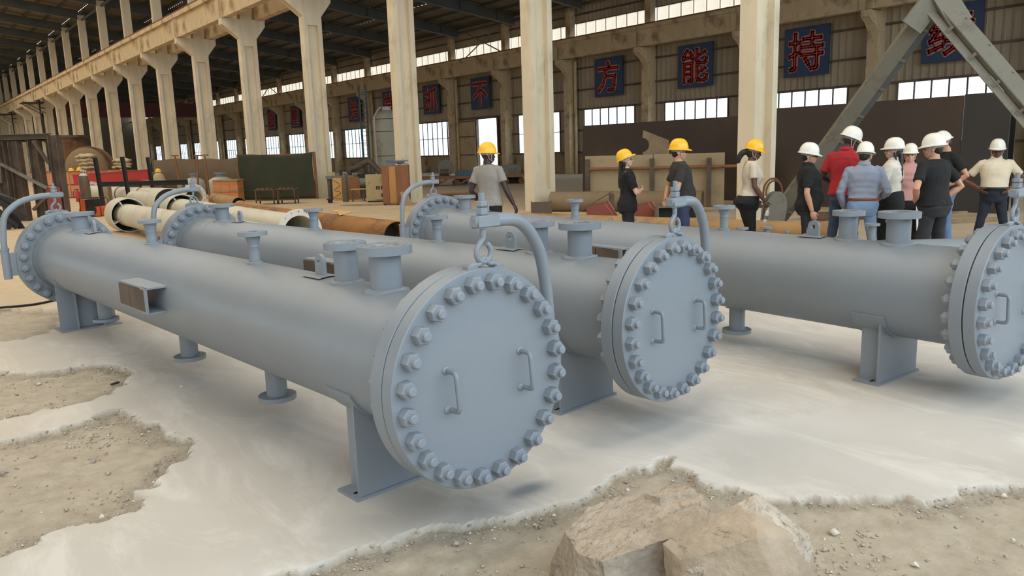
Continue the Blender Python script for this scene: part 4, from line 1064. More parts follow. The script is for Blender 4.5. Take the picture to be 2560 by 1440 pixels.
# stencilled lines near its open end (illegible rows of small characters)
r = random.Random(4)
b = MB()
for row in range(7):
    a = math.radians(142 - 7.5 * row + (0 if row < 5 else 2)); y = L - 1.15 + .05 * r.random()
    while y < L - (.25 if row > 2 else .40):
        w = r.uniform(.02, .05); hh = .016 if row < 5 else .03
        if r.random() < .78:
            R = .2765; vs = [(R * math.cos(a + s * hh / R / 2 * 1), yy, .275 + R * math.sin(a + s * hh / R / 2)) for s in (-1, 1) for yy in (y, y + w * .7)]
            b.add(vs, [(0, 1, 3, 2)])
        y += w
s = b.build('stencil_marks', STENCIL, tp, 0)
s['kind'] = 'stuff'
t = thing('cardboard_scrap', 'torn cardboard lying on top of the ochre rusty pipe', 'cardboard', (7.05, 14.2, .58))
b = MB()
vs = [(-.16, -.35, -.03), (.10, -.42, .02), (.16, -.12, .02), (-.05, .0, .004), (-.10, -.16, .02), (.18, .35, .03), (.28, .9, .0), (.10, .6, .02)]
b.add(vs, [(0, 1, 2, 4), (4, 2, 3), (3, 2, 5), (3, 5, 7), (7, 5, 6)]); b.add([(v[0], v[1], v[2] + .006) for v in vs], [(4, 2, 1, 0), (3, 2, 4), (5, 2, 3), (7, 5, 3), (6, 5, 7)])
b.build('sheet', CARD, t, 0)
rust_pipe('tan pipe with a broken wooden edge lying behind the cream flanged pipe', (9.65, 29.5), (9.0, 25.2), .24, TANP)
rust_pipe('short tan pipe in line before the broken one', (8.85, 24.7), (8.1, 19.2), .20, TANP)
rust_pipe('long tan pipe on the floor before the visitors', (10.75, 12.9), (12.15, 6.6), .18, TANP)
rust_pipe('thick dull pipe lying between the red gussets and the beige board', (14.4, 16.0), (16.4, 12.4), .27, mat('dull_pipe', (132, 112, 84), .8, var=.12, scale=2))

# -- site screens, tarpaulin, crate, wrapped tanks
t = thing('screen_wall', 'low brown-grey fabric screen with torn upper edge beyond the crate', 'screen', (12.5, 40.0, 0), FACE)
for i in range(2):
    b = MB(); n = 20; vs = []
    for j in range(n + 1):
        x = -2.3 + i * 2.2 + 2.16 * j / n
        for z, y in ((0.02, 0), (.9, .03 * math.sin(x * 3)), (1.80 + .03 * math.sin(x * 4) - .05 * i, .05 * math.sin(x * 5))): vs.append((x, y, z))
    b.add(vs, [(3 * j + k, 3 * j + 3 + k, 3 * j + 4 + k, 3 * j + 1 + k) for j in range(n) for k in range(2)])
    o = b.build('panel', mat('screen_cloth', (104, 88, 68), .9, var=.12, scale=1.5), t, 60)
    m = o.modifiers.new('thickness', 'SOLIDIFY'); m.thickness = .03
for x in (-2.32, -.12, 2.08): b = MB(); b.cyl((x, .05, 0), (x, .05, 1.86), .04, n=8); b.build('post', BRSTEEL, t)
for i, p in enumerate((((10.38, 36.0, 0), (-.18, 0, 1.95)), ((10.62, 34.6, 0), (.12, 0, 1.92)), ((11.0, 34.3, 0), (-.05, 0, 1.92)))):
    t = thing('rusty_pole', 'thin rusty pole before the low screen, %s of three' % ('leftmost', 'middle', 'rightmost')[i], 'pole', p[0], FACE)
    b = MB(); b.bar((0, 0, 0), p[1], .07, .06); b.build('pole', RAILM, t, 0)
    b = MB(); b.bx(p[1][0] - .12, p[1][0] + .16, -.05, .05, p[1][2] - .04, p[1][2] + .02); b.build('cap', RAILM, t, 0)
def wrapped(label, loc, w, h):
    t = thing('wrapped_tank', label, 'tank', loc, FACE)
    b = MB(); b.lathe([(w * .48, 0), (w * .52, h * .2), (w * .52, h * .6), (w * .46, h * .82), (w * .25, h * .95), (0, h)], 28); q = b.mesh('wrapped_body', WRAP, 60)
    co = np.empty(len(q.vertices) * 3); q.vertices.foreach_get('co', co); co = co.reshape(-1, 3); co[:, :2] *= (1 + .03 * np.sin(co[:, 2:3] * 31)); q.vertices.foreach_set('co', co.ravel()); link('wrapped_body', q, t)
    b = MB(); b.cyl((0, 0, h * .93), (0, 0, h * 1.1), w * .16, n=16); b.cyl((0, 0, h * 1.1), (0, 0, h * 1.15), w * .24, n=16); b.build('nozzle', GREYP, t)
wrapped('plastic wrapped grey tank left of the wooden crate', (11.1, 36.5, 0), .9, .98)
wrapped('larger wrapped grey tank just behind the wooden crate', (12.0, 35.7, 0), 1.1, .98)
t = thing('wooden_crate', 'orange plywood crate with battens left of the green tarpaulin', 'crate', (10.85, 31.45, 0), FACE)
for z0, z1 in ((.02, .43), (.47, .86)):
    for k in range(3):
        x0 = -.49 + k * .327
        b = MB(); b.bx(x0, x0 + .32, -.30, -.27, z0, z1); b.build('plank', WOODO, t, 0)
b = MB(); b.bx(-.485, .485, -.27, .4, 0, .86); b.build('body', WOODO, t, 0)
for z in (.43, .86): b = MB(); b.bx(-.51, .51, -.33, .42, z - .005, z + .05); b.build('batten', WOODG, t, 0)
t = thing('green_tarpaulin', 'dark green tarpaulin screen hung on a frame beside the column', 'tarpaulin', (12.6, 30.7, 0), math.atan2(29.67 - 31.79, 13.7 - 11.46))
b = MB(); n, mm = 48, 14; vs = []
for i in range(n + 1):
    x = -1.58 + 3.12 * i / n
    for j in range(mm + 1):
        z = .03 + 1.84 * j / mm - (.05 * math.sin(PI * i / n) + .03 * math.sin(2.2 * x + .5)) * (j / mm)
        vs.append((x + .02 * math.sin(z * 4) * (i in (0, n)), .05 * math.sin(3.1 * x + .8 * z) + .035 * math.sin(6.5 * x - 2.1 * z) + .08 * (1 - j / mm) ** 2, z))
b.add(vs, [(i * (mm + 1) + j, (i + 1) * (mm + 1) + j, (i + 1) * (mm + 1) + j + 1, i * (mm + 1) + j + 1) for i in range(n) for j in range(mm)])
o = b.build('cloth', GREEN, t, 80); m = o.modifiers.new('thickness', 'SOLIDIFY'); m.thickness = .012
for x in (-1.6, 1.58): b = MB(); b.bx(x - .05, x + .05, .08, .16, 0, 1.9); b.build('post', RAILM, t, 0)
b = MB(); b.bx(-1.6, 1.6, .09, .13, 1.80, 1.85); b.build('top_rail', RAILM, t, 0)
def cart(label, loc, w):
    t = thing('work_trolley', label, 'trolley', loc, FACE, )
    for x in (-w / 2, w / 2):
        for y in (-.22, .22):
            b = MB(); b.bx(x - .02, x + .02, y - .02, y + .02, .10, .56); b.build('leg', RUST, t, 0)
            b = MB(); b.cyl((x - .015, y, .045), (x + .015, y, .045), .045, n=14); b.bx(x - .02, x + .02, y - .015, y + .015, .05, .10); b.build('caster', BLKST, t)
    for z in (.15, .54): b = MB(); b.bx(-w / 2 - .05, w / 2 + .05, -.26, .26, z - .012, z + .012); b.build('tray', BRSTEEL, t, 0)
    for k in range(4):
        b = MB(); b.bx(-w / 2 + k * w / 4, -w / 2 + k * w / 4 + w / 5.5, -.12, .12, .552, .60); b.build('clamp', RUST, t, 0)
cart('brown work trolley on casters before the green tarpaulin, left one', (11.2, 28.4, 0), .66)
cart('brown work trolley on casters before the green tarpaulin, right one', (11.85, 27.95, 0), .62)

# -- jumble at the foot of the third column
t = thing('metal_stool', 'small black upturned bucket stool on the floor near the third column', 'stool', (12.8, 26.4, 0))
b = MB(); b.cyl((0, 0, 0), (0, 0, .13), .08, .095, n=14); b.cyl((0, 0, .13), (0, 0, .155), .14, n=16); b.build('stool', BLKST, t)
t = thing('arched_box', 'dark open-topped box with arched front at the column foot', 'box', (14.0, 28.0, 0), FACE)
b = MB(); b.bx(-.18, .18, 0, .3, 0, .5); b.build('body', BLKST, t, 0)
b = MB(); b.tube([(-.18, -.02, .02), (-.18, -.02, .48), (-.09, -.02, .60), (.09, -.02, .60), (.18, -.02, .48), (.18, -.02, .02)], .03, 8); b.build('arch', MACHC, t)
t = thing('plywood_sheet', 'yellow plywood sheet leaning with loops of wire', 'board', (13.72, 27.6, 0), FACE)
b = MB(); b.box((0, .06, .43), (.34, .03, .86), Matrix.Rotation(-.1, 3, 'X')); b.build('sheet', mat('yellow_ply', (206, 160, 92), .7, var=.1, scale=3), t, 0)
b = MB(); b.tube(catmull([(-.16, -.06, .8), (.12, -.08, .6), (-.1, -.1, .4), (.15, -.1, .3), (-.1, -.11, .12), (.16, -.11, .05)]), .01, 6); b.build('wire', BLKST, t)
t = thing('brown_board', 'brown wooden board standing behind the slim gas cylinder', 'board', (14.3, 27.4, 0), FACE)
b = MB(); b.bx(-.24, .24, 0, .06, 0, .88); b.build('board', WOODB, t, 0)
t = thing('work_table', 'low angle-iron table with grey top and clutter beneath, before the cream machine', 'table', (14.10, 26.08, 0), FACE)
b = MB(); b.bx(-.52, .48, -.25, .25, .44, .47); b.build('top', MACHC, t, 0)
for x in (-.45, -.02, .42): b = MB(); b.bx(x - .025, x + .025, -.2, -.15, 0, .44); b.build('leg', BRSTEEL, t, 0)
b = MB(); b.bar((-.42, -.19, .42), (-.08, -.19, .05), .03, .03); b.build('brace', BRSTEEL, t, 0)
for k, x in enumerate((.12, .28)): b = MB(); b.bx(x - .07, x + .07, 0, .2, .02, .22 + .1 * k); b.build('block', BLKST, t, 0)
t = thing('cream_machine', 'dirty cream machine cabinet with switch panel left of the brown cabinet', 'machine', (13.95, 25.05, 0), FACE)
b = MB(); b.bx(-.34, .34, 0, .6, .04, 1.0); b.build('body', MACHC, t, 0)
b = MB(); b.bx(-.02, .33, -.03, 0, .10, .62); b.build('panel', WALLCR, t, 0)
for x, z in ((.06, .52), (.14, .52), (.24, .52), (.24, .25)): b = MB(); b.bx(x - .025, x + .025, -.05, -.03, z - .06, z + .06); b.build('switch', BLKST, t, 0)
b = MB(); b.bx(-.3, .3, -.02, .5, 0, .05); b.build('base', BLKST, t, 0)
t = thing('shelf_bench', 'grey bench heaped with small tools behind the gas cylinder', 'bench', (14.5, 28.75, 0), FACE)
b = MB(); b.bx(-.6, .55, -.2, .3, .80, .92); b.build('top', OLIVE, t, 0)
for x in (-.5, .45): b = MB(); b.bx(x - .05, x + .05, -.15, .25, 0, .8); b.build('leg', BRSTEEL, t, 0)
for x, w, h in ((-.35, .25, .15), (.05, .2, .22), (.35, .15, .12)): b = MB(); b.bx(x - w / 2, x + w / 2, -.1, .1, .92, .92 + h); b.build('tool_box', MACHC if w > .2 else BLKST, t, 0)
t = thing('duct_elbow_machine', 'black fan unit with a bent brown duct before the cream storage tank', 'machine', (15.7, 28.95, 0), FACE)
b = MB(); b.bx(-.32, .38, -.1, .4, .45, .95); b.cyl((0, -.14, .7), (0, .3, .7), .27, n=24); b.build('fan', BLKST, t)
b = MB(); b.bx(-.25, .3, 0, .35, 0, .45); b.build('stand', BRSTEEL, t, 0)
b = MB(); b.tube(catmull([(-.62, 0, 1.12), (-.3, 0, 1.22), (.05, 0, 1.42), (.25, 0, 1.40), (.45, 0, 1.18), (.66, 0, .92)], 4), .12, 14); b.build('duct', BRSTEEL, t)
t = thing('steel_drum', 'grey drum lying on the low table frame behind the clutter', 'drum', (15.05, 28.0, .42), FACE)
b = MB(); b.cyl((-.25, 0, .19), (.25, 0, .19), .19, n=24); b.build('drum', OLIVE, t)
b = MB(); b.bx(-.3, .3, -.15, .15, -.42, 0); b.build('cradle', BRSTEEL, t, 0)
t = thing('brown_cabinet', 'tall brown wooden cabinet with glossy front beside the column', 'cabinet', (13.37, 22.98, 0), FACE)
b = MB(); b.bx(-.27, .27, 0, .42, .05, 1.32); b.build('body', WOODB, t, 0)
b = MB(); b.bx(-.02, .20, -.012, 0, .08, 1.30); b.build('door', mat('varnished_ply', (176, 124, 66), .35, var=.15, scale=2, stretch=(2, 2, .4)), t, 0)
b = MB(); b.bx(-.26, -.04, -.010, 0, .08, 1.30); b.build('door', WOODB, t, 0)
b = MB(); b.prism([(.27, 0), (.62, .10), (.62, .42), (.27, .42)], .05, 1.34, lambda x, y, z: (x, y, z)); b.build('side', WOODB, t, 0)
for x in (-.22, .22): b = MB(); b.bx(x - .03, x + .03, .02, .08, 0, .05); b.build('foot', BLKST, t, 0)
t = thing('blue_straps', 'crossed blue lifting straps lying on top of the brown cabinet', 'straps', (13.60, 22.85, 1.375), FACE)
for a, z in ((-.16, .02), (.12, .05), (-.05, .08)):
    b = MB(); b.bar((-.36, .0, z - a * .3 + .02), (.36, .04, z + a * .3 + .02), .06, .02); b.build('strap', BLUEP, t, 0)
b = MB(); b.ell((.08, .2, .09), (.18, .12, .11)); b.build('bundle', SACK, t)
t = thing('leaning_panel', 'pale wooden panel leaning on the brown cabinet', 'board', (13.5, 22.2, 0), FACE)
b = MB(); b.prism([(-.15, 0), (.22, 0), (.02, .46), (-.2, .46)], -.02, .02, lambda x, z, y: (x, y + z * .25, z)); b.build('panel', WOODG, t, 0)
t = thing('floor_planks', 'loose pale planks on the floor before the brown cabinet', 'planks', (13.0, 24.0, 0), FACE)
for i in range(4): b = MB(); b.bx(-.9 + .2 * i, .3 + .2 * i, -.12 - .12 * i, -.02 - .12 * i, .0, .025 + .01 * i); b.build('plank', WOODG, t, 0)

# -- cream storage tank
t = thing('storage_tank', 'tall cream storage tank with domed top behind the columns', 'tank', (27.0, 46.3, 0))
b = MB(); b.lathe([(.98, .5), (1.0, .55), (1.0, 4.0), (.95, 4.2), (.7, 4.45), (.35, 4.6), (0, 4.65)], 40); b.build('body', CREAMP, t)
for z in (1.6, 3.2, 4.02): b = MB(); b.lathe([(1.0, z - .02), (1.015, z - .02), (1.015, z + .02), (1.0, z + .02)], 40); b.build('band', BRSTEEL, t)
for k in range(4):
    a = PI / 4 + PI / 2 * k; b = MB(); b.cyl((.8 * math.cos(a), .8 * math.sin(a), 0), (.8 * math.cos(a), .8 * math.sin(a), .6), .09, n=10); b.build('leg', WALLCR, t)
b = MB(); b.tube(catmull([(-.55, -.2, 4.75), (-.75, -.3, 4.7), (-1.15, -.35, 4.2), (-1.18, -.35, 3.8), (-1.18, -.35, .6)], 5), .06, 10); b.build('pipe', WHITEP, t)
b = MB(); b.cyl((0, 0, 4.6), (0, 0, 4.85), .3, n=20); b.cyl((.5, -.3, 4.4), (.5, -.3, 4.7), .12, n=14); b.build('manhole', WHITEP, t)
t = thing('lattice_ladder', 'dark blue-grey ladder cage fixed beside the cream storage tank', 'ladder', (25.6, 46.9, 0))
for x in (-.25, .25): b = MB(); b.bx(x - .04, x + .04, -.04, .04, 0, 6.2); b.build('stile', TEALP, t, 0)
for k in range(20): b = MB(); b.bx(-.25, .25, -.02, .02, .25 + .3 * k, .28 + .3 * k); b.build('rung', TEALP, t, 0)

# -- flat trolley with wheels by the doorway and things on it
t = thing('flat_trolley', 'long red-brown flat trolley on spoked wheels in the far bay', 'trolley', (24.0, 32.55, 0), FACE)
b = MB(); b.bx(-2.8, 2.8, -.6, .6, .36, .50); b.build('deck', RAILM, t, 0)
for x in (-2.0, -.9, 1.6, 2.4):
    b = MB(); b.cyl((x, -.62, .16), (x, -.52, .16), .16, n=20); b.cyl((x, .52, .16), (x, .62, .16), .16, n=20); b.build('wheel_pair', RUST, t)['kind'] = 'stuff'
for x in (-1.9, -.8): b = MB(); b.bar((x + .5, -.5, .36), (x + .05, -.5, .10), .08, .08); b.build('brace', RAILM, t, 0)
for c, d, m, nm, lb in (((23.7, 33.0, .50), (1.0, .5, .26), TEALP, 'blue_machine', 'teal blue machine resting on the flat trolley'), ((24.3, 34.3, 0), (.8, .6, .30), TEALP, 'blue_crate', 'blue crate on the floor under the flat trolley'), ((25.4, 31.5, .50), (1.3, .6, .48), OLIVE, 'grey_pallet', 'grey stacked pallet on the right end of the flat trolley'), ((26.0, 32.2, 0), (1.4, .6, .30), BLKST, 'tyre_stack', 'black bundle on the floor behind the flat trolley')):
    t = thing(nm, lb, nm.split('_')[1], c, FACE)
    b = MB(); b.bx(-d[0] / 2, d[0] / 2, -d[1] / 2, d[1] / 2, 0, d[2] * .7); b.build('body', m, t, 0)
    b = MB(); b.bx(-d[0] / 3, d[0] / 2.4, -d[1] / 3, d[1] / 3, d[2] * .7, d[2]); b.build('top', m, t, 0)
t = thing('cable_spool', 'wooden cable spool at the left end of the flat trolley', 'spool', (22.75, 33.5, .50), FACE)
b = MB(); b.cyl((-.25, 0, .19), (.25, 0, .19), .16, n=20); b.build('drum', BRSTEEL, t)
for x in (-.25, .25): b = MB(); b.cyl((x - .02, 0, .19), (x + .02, 0, .19), .19, n=24); b.build('flange', WOODG, t)
t = thing('steel_disc', 'grey round plate standing on the flat trolley', 'disc', (23.10, 33.87, .50), FACE)
b = MB(); b.cyl((0, -.02, .42), (0, .02, .42), .42, n=28); b.build('disc', OLIVE, t)
for i, (x, y, w, lb) in enumerate(((17.3, 24.8, 1.9, 'flat stack of brown boards on the floor of the far bay'), (15.95, 22.6, 1.5, 'nearer stack of brown boards past the cabinet'))):
    t = thing('board_stack', lb, 'boards', (x, y, 0), FACE)
    for k in range(4): b = MB(); b.bx(-w / 2 + .1 * k, w / 2 - .05 * k, -.3 + .06 * k, .25, .04 * k, .04 * k + .035); b.build('plank', (WOODG, BRSTEEL, WOODB)[k % 3], t, 0)

# -- standing steel plates, beige board with posts, gusset offcut
def std_plate(label, x, y0, y1, z1, m, lean, joints=()):
    t = thing('steel_plate', label, 'plate', (x, (y0 + y1) / 2, 0), 0)
    M = Matrix.Rotation(lean, 3, 'Y'); h = (y1 - y0) / 2
    b = MB(); b.box((.02 + math.sin(lean) * z1 / 2, 0, z1 / 2), (.03, 2 * h, z1), M); b.build('plate', m, t, 0)
    for y in joints: b = MB(); b.box((.0 + math.sin(lean) * z1 / 2, y, z1 / 2), (.012, .03, z1 * .99), M); b.build('seam', BLKST, t, 0)
    for y in (-h * .7, h * .7): b = MB(); b.bar((.55, y, .0), (.06 + math.sin(lean) * z1 * .7, y, z1 * .7), .06, .06); b.build('prop', BRSTEEL, t, 0)
std_plate('large dark steel plate standing behind the beige board', 20.0, 13.55, 20.5, 2.5, DARKST, .02)
std_plate('huge dark steel plate standing behind the visitors in white hats', 19.0, 7.32, 12.9, 2.60, DARKST, .02)
std_plate('smooth blue-black steel plate right of the huge brown-black one', 18.98, 6.36, 7.30, 2.62, DARKS2, .02)
std_plate('narrow black steel plate edge at the right of the row', 19.75, 6.50, 7.05, 2.56, BLKST, .02)
std_plate('pale brown lower sheet leaning before the dark plate near the second column', 18.4, 11.9, 12.75, 1.6, REDOX, .04)
t = thing('beige_board', 'long beige board fence with brown posts and a pipe rail', 'board', (16.9, 14.5, 0), math.atan2(12.84 - 16.15, 17.9 - 15.86))
for k in range(2): b = MB(); b.bx(-1.95 + 1.97 * k, .0 + 1.95 * k, .02, .06, .02, 1.47); b.build('panel', BEIGE, t, 0)
for x, h in ((-1.85, 1.38), (.0, 1.36), (1.55, 1.34)): b = MB(); b.bx(x - .06, x + .06, -.16, -.06, 0, h); b.build('post', BRSTEEL, t, 0)
b = MB(); b.cyl((-1.9, -.11, 1.10), (2.9, -.11, 1.10), .045, n=12); b.build('pipe_rail', RAILM, t)
t = thing('gusset_offcut', 'tan plate offcut with a round bite, propped on top of the beige board', 'plate', (18.3, 15.6, 1.44), math.atan2(-3.3, 2.04))
arc = [(-.42 + .24 * math.cos(math.radians(a)), .30 + .22 * math.sin(math.radians(a))) for a in range(-80, 81, 16)]
ol = [(-.36, 0), (.42, 0), (.40, .42), (-.36, .74), (-.38, .56)] + arc[::-1]
me = plate_mesh('offcut', [ol], .03, WOODG); link('offcut', me, t).matrix_local = Matrix.Rotation(PI / 2, 4, 'X')
b = MB(); b.bx(-.3, .3, .03, .10, -1.44, .1); b.build('prop', BRSTEEL, t, 0)
# -- red gussets, brown box, channel, rods in front of the board
def gusset(label, loc, rz):
    t = thing('red_gusset', label, 'bracket', loc, rz)
    for y in (0, .28):
        b = MB(); b.prism([(-.34, .02), (.34, .02), (.10, .36), (-.34, .26)] if y == 0 else [(-.2, .02), (.46, .02), (.24, .38), (-.2, .30)], y, y + .02, lambda x, z, q: (x, q, z)); b.build('side_plate', REDOX, t, 0)
    b = MB(); b.bx(-.34, .46, 0, .3, 0, .02); b.build('base_plate', REDOX, t, 0)
    b = MB(); b.bar((.34, .01, .02), (.10, .01, .36), .02, .02); b.bar((.46, .29, .02), (.24, .29, .38), .02, .02); b.build('edge_flat', SALMON, t, 0)
gusset('red oxide triangular bracket left of the woman in black', (13.72, 13.45, 0), FACE)
gusset('red oxide triangular bracket right of the woman in black', (14.15, 12.4, 0), FACE)
t = thing('brown_box', 'open brown steel box on the floor at the second near column', 'box', (13.5, 15.4, 0), FACE)
for x in (-.27, .25): b = MB(); b.bx(x, x + .02, 0, .4, 0, .34); b.build('side', BRSTEEL, t, 0)
b = MB(); b.bx(-.25, .25, 0, .02, 0, .34); b.build('front', BRSTEEL, t, 0)
b = MB(); b.bx(-.25, .25, .02, .4, 0, .02); b.build('bottom', BRSTEEL, t, 0)
t = thing('steel_channel', 'grey open channel box on the floor before the man in dark tee', 'channel', (14.2, 11.7, 0), FACE)
b = MB(); b.bx(-.26, .8, 0, .4, .27, .30); b.build('top', OLIVE, t, 0)
b = MB(); b.bx(-.26, -.23, 0, .4, 0, .27); b.build('side', OLIVE, t, 0)
b = MB(); b.bx(-.23, .8, .35, .38, 0, .27); b.build('back', BLKST, t, 0)
t = thing('steel_rod', 'thin steel rod slanting over the left red bracket', 'rod', (14.25, 14.1, 0), FACE)
b = MB(); b.bar((-.55, .1, 0.02), (.42, .1, .58), .025, .025); b.build('rod', BRSTEEL, t, 0)
b = MB(); b.bx(.34, .46, .02, .18, 0, .52); b.build('rest', BRSTEEL, t, 0)
for i, (x, y, w, lb) in enumerate(((16.5, 8.4, 2.2, 'pile of rusty flat bars on the floor at the shear leg foot'), (16.6, 6.6, 2.0, 'pale timber baulks on the floor behind the man in white shirt'))):
    t = thing('bar_pile', lb, 'pile', (x, y, 0), FACE + .1)
    for k in range(5): b = MB(); b.bx(-w / 2 + .1 * (k % 2), w / 2 - .1 * k, -.35 + .12 * k, -.26 + .12 * k, .05 * (k // 2), .05 * (k // 2) + .05 + .04 * i); b.build('bar', (RUST, BRSTEEL)[k % 2] if i == 0 else (WOODG, mat('pale_timber', (190, 164, 122), .85, var=.1))[k % 2], t, 0)

# -- lattice shear legs (steel A-frame)
t = thing('shear_legs', 'tall olive steel A-frame with bolted channel legs in front of the columns', 'frame', (12.9, 5.5, 0))
AP = Vector((.06, -.06, 3.84)); F1 = Vector((.20, 2.92, 0)); F2 = Vector((.55, -3.0, 0))
for ft, nm in ((F1, 'leg'), (F2, 'leg')):
    d = (AP - ft).normalized(); nrm = Vector((-.617, -.767, 0)); nrm = (nrm - d * nrm.dot(d)).normalized(); sd = d.cross(nrm)
    b = MB()
    b.bar(ft, AP, .22, .02, nrm)
    for s in (-1, 1): b.bar(ft + sd * (s * .11) - nrm * .06, AP + sd * (s * .11) - nrm * .06, .018, .13, nrm)
    lg = b.build(nm, OLIVE, t, 0)
    b = MB(); q = ft + sd * (.20 if ft is F1 else .26) - nrm * .12; e = AP + sd * (.20 if ft is F1 else .26) - nrm * .12
    if ft is F2: q, e = ft - sd * .2 - nrm * .1, AP - sd * .2 - nrm * .1
    b.bar(q, e, .12, .02, nrm); b.bar(q - nrm * .05, e - nrm * .05, .02, .10, nrm); b.build('angle', mat('blue_grey_steel', (92, 95, 94), .6, var=.1) if ft is F1 else OLIVE, lg, 0)
    for k in range(1, 9):
        p = ft + (AP - ft) * (k / 9)
        b = MB(); b.bar(p - sd * .14 + nrm * .0, p + sd * (.24 if ft is F1 else -.24) - nrm * .1, .05, .012, nrm); b.cyl(p + sd * .08, p + sd * .08 + nrm * .03, .014, n=6); b.build('batten', OLIVE, lg, 0)
    b = MB(); b.bx(ft.x - .22, ft.x + .22, ft.y - .22, ft.y + .22, 0, .03); b.build('foot_plate', OLIVE, lg, 0)
b = MB(); b.bar(AP - Vector((.2, -.3, .45)), AP + Vector((.02, -.03, .1)), .34, .06, (-.617, -.767, 0)); b.bar(AP + Vector((.12, -.3, -.45)), AP + Vector((0, 0, .1)), .34, .05, (-.617, -.767, 0)); b.build('head_plate', OLIVE, t, 0)
t = thing('lifting_sheave', 'grey rounded sheave plate with rope sling at the shear leg foot', 'sheave', (12.65, 8.05, 0), FACE + .2)
ol = [(-.17, 0), (.17, 0), (.20, .45)] + [(.20 * math.cos(PI * i / 12), .50 + .32 * math.sin(PI * i / 12)) for i in range(13)] + [(-.20, .45)]
me = plate_mesh('cheek', [ol], .05, OLIVE)
for y in (-.06, .08): link('cheek', me, t).matrix_local = Matrix.Translation((0, y, 0)) @ Matrix.Rotation(PI / 2, 4, 'X') @ Matrix.Rotation(-.15, 4, 'Z')
for r_, y in ((.16, -.02), (.19, .03)): b = MB(); b.tube([(.06 + r_ * math.cos(a), y, .80 + r_ * 1.3 * math.sin(a)) for a in [PI * k / 10 for k in range(-1, 12)]], .018, 8); b.build('sling', RUST, t)

# -- smaller grey headers between the long vessel and the people
def header(label, x, y, rz, L, R, z, noz, cover_far, cover_near):
    t = thing('small_header', label, 'vessel', (x, y, 0), rz)
    b = MB(); b.lathe([(R, 0), (R, L)], 40, YM(0, 0, z)); b.build('shell', GREYP, t)
    for s0, s1, on in ((-.05, .0, cover_near), (L, L + .05, cover_far)):
        b = MB(); b.lathe([(R * 1.5, s0), (R * 1.5, s1)], 40, YM(0, 0, z)); fl = b.build('end_flange', GREYP, t)
        for k in range(14):
            a = 2 * PI * k / 14; q = MB(); q.cyl((R * 1.3 * math.cos(a), s0 - .03, z + R * 1.3 * math.sin(a)), (R * 1.3 * math.cos(a), s1 + .03, z + R * 1.3 * math.sin(a)), .018, n=6); q.build('bolt', GREYP2, fl, 0)
        b = MB(); b.tube([(.035 * math.cos(a), (s0 + s1) / 2, z + R * 1.5 + .03 + .035 * math.sin(a)) for a in [2 * PI * k / 16 for k in range(16)]], .009, 6, closed=True); b.build('eye_ring', GREYP, t)
    for s, rr, h in noz:
        b = MB(); b.cyl((0, s, z + R * .9), (0, s, z + R + h), rr * .5, n=18); n_ = b.build('nozzle', GREYP, t)
        b = MB(); b.cyl((0, s, z + R + h), (0, s, z + R + h + .025), rr, n=24); b.build('nozzle_flange', GREYP, n_)
    for s in (L * .2, L * .8):
        b = MB(); b.bx(-R * .8, R * .8, s - .05, s - .035, .015, z); b.bx(-R * .9, R * .9, s - .08, s + .06, 0, .015); b.build('saddle', GREYP, t, 0)
    b = MB(); b.tube(catmull([(-R * 1.6, -.02, z), (-R * 1.6, -.02, z + R * 1.4), (-R * .6, -.02, z + R * 1.9), (0, -.02, z + R * 1.9)]), .016, 8); b.build('davit_arm', GREYP, t)
    return t
header('small grey header with three flanged stubs, behind the long vessel by the woman in leggings', 8.2, 6.2, -2.25, 1.35, .13, .33, ((.20, .08, .14), (.52, .08, .14), (.84, .08, .14), (1.10, .03, .08)), True, False)
header('small grey header whose flanged stubs show below the man in dark tee', 9.15, 7.9, -.45, 1.7, .13, .22, ((.25, .10, .14), (.75, .085, .16)), False, True)
header('small grey header with round end flange, right of the heavy man in black', 9.55, 3.35, .85, 1.9, .15, .42, ((1.0, .10, .20), (1.25, .08, .17), (1.55, .03, .1)), False, True)

# -- red bridge crane far down the bay, ladders on far columns
t = thing('bridge_crane', 'dark red overhead crane girder spanning the far end of the right bay', 'crane', (25.5, 110.0, 7.3))
for y in (-.9, .9): b = MB(); b.bx(-9.7, 9.7, y - .3, y + .3, .2, 1.9); b.build('girder', mat('crane_red', (84, 34, 30), .6, var=.1), t, 0)
for x in (-10.2, 10.3): b = MB(); (b.bx(-9.7, -9.5, -.9, .9, 1.8, 2.4) if x < 0 else b.bx(10.4, 10.65, -.3, .3, 1.54, 1.95)); b.bx(-10.4, -9.4, -1.6, 1.6, 2.35, 2.6) if x < 0 else b.bx(9.4, 10.7, -1.6, 1.6, 1.9, 2.3); b.build('end_carriage', BLKST, t, 0)
b = MB(); b.bx(-2, 0, -1.2, 1.2, 1.9, 2.6); b.build('hoist', BLKST, t, 0)
for i, (y, lb) in enumerate(((93.0, 'black steel ladder on a far column below the crane beam, nearer one'), (114.0, 'black steel ladder on a far column below the crane beam, farther one'))):
    t = thing('access_ladder', lb, None, (13.75, y, 4.0)); t['kind'] = 'structure'
    for s in (-.25, .25): b = MB(); b.bx(-.03 , .03, s - .03, s + .03, 0, 4.6); b.build('stile', BLKST, t, 0)
    for k in range(15): b = MB(); b.bx(-.02, .02, -.25, .25, .2 + .3 * k, .23 + .3 * k); b.build('rung', BLKST, t, 0)
    b = MB(); b.bx(-1.6, .3, -1.2, 1.2, 3.9, 4.0); b.build('platform', BLKST, t, 0)
    for yy in (-1.2, 1.2): b = MB(); b.bar((-1.5, yy, 4.0), (.3, yy, 2.9), .06, .06); b.build('bracket', BLKST, t, 0)
    b = MB(); b.bx(.03, .42, -.3, -.2, .6, .7); b.bx(.03, .42, -.3, -.2, 3.4, 3.5); b.build('wall_tie', BLKST, t, 0)
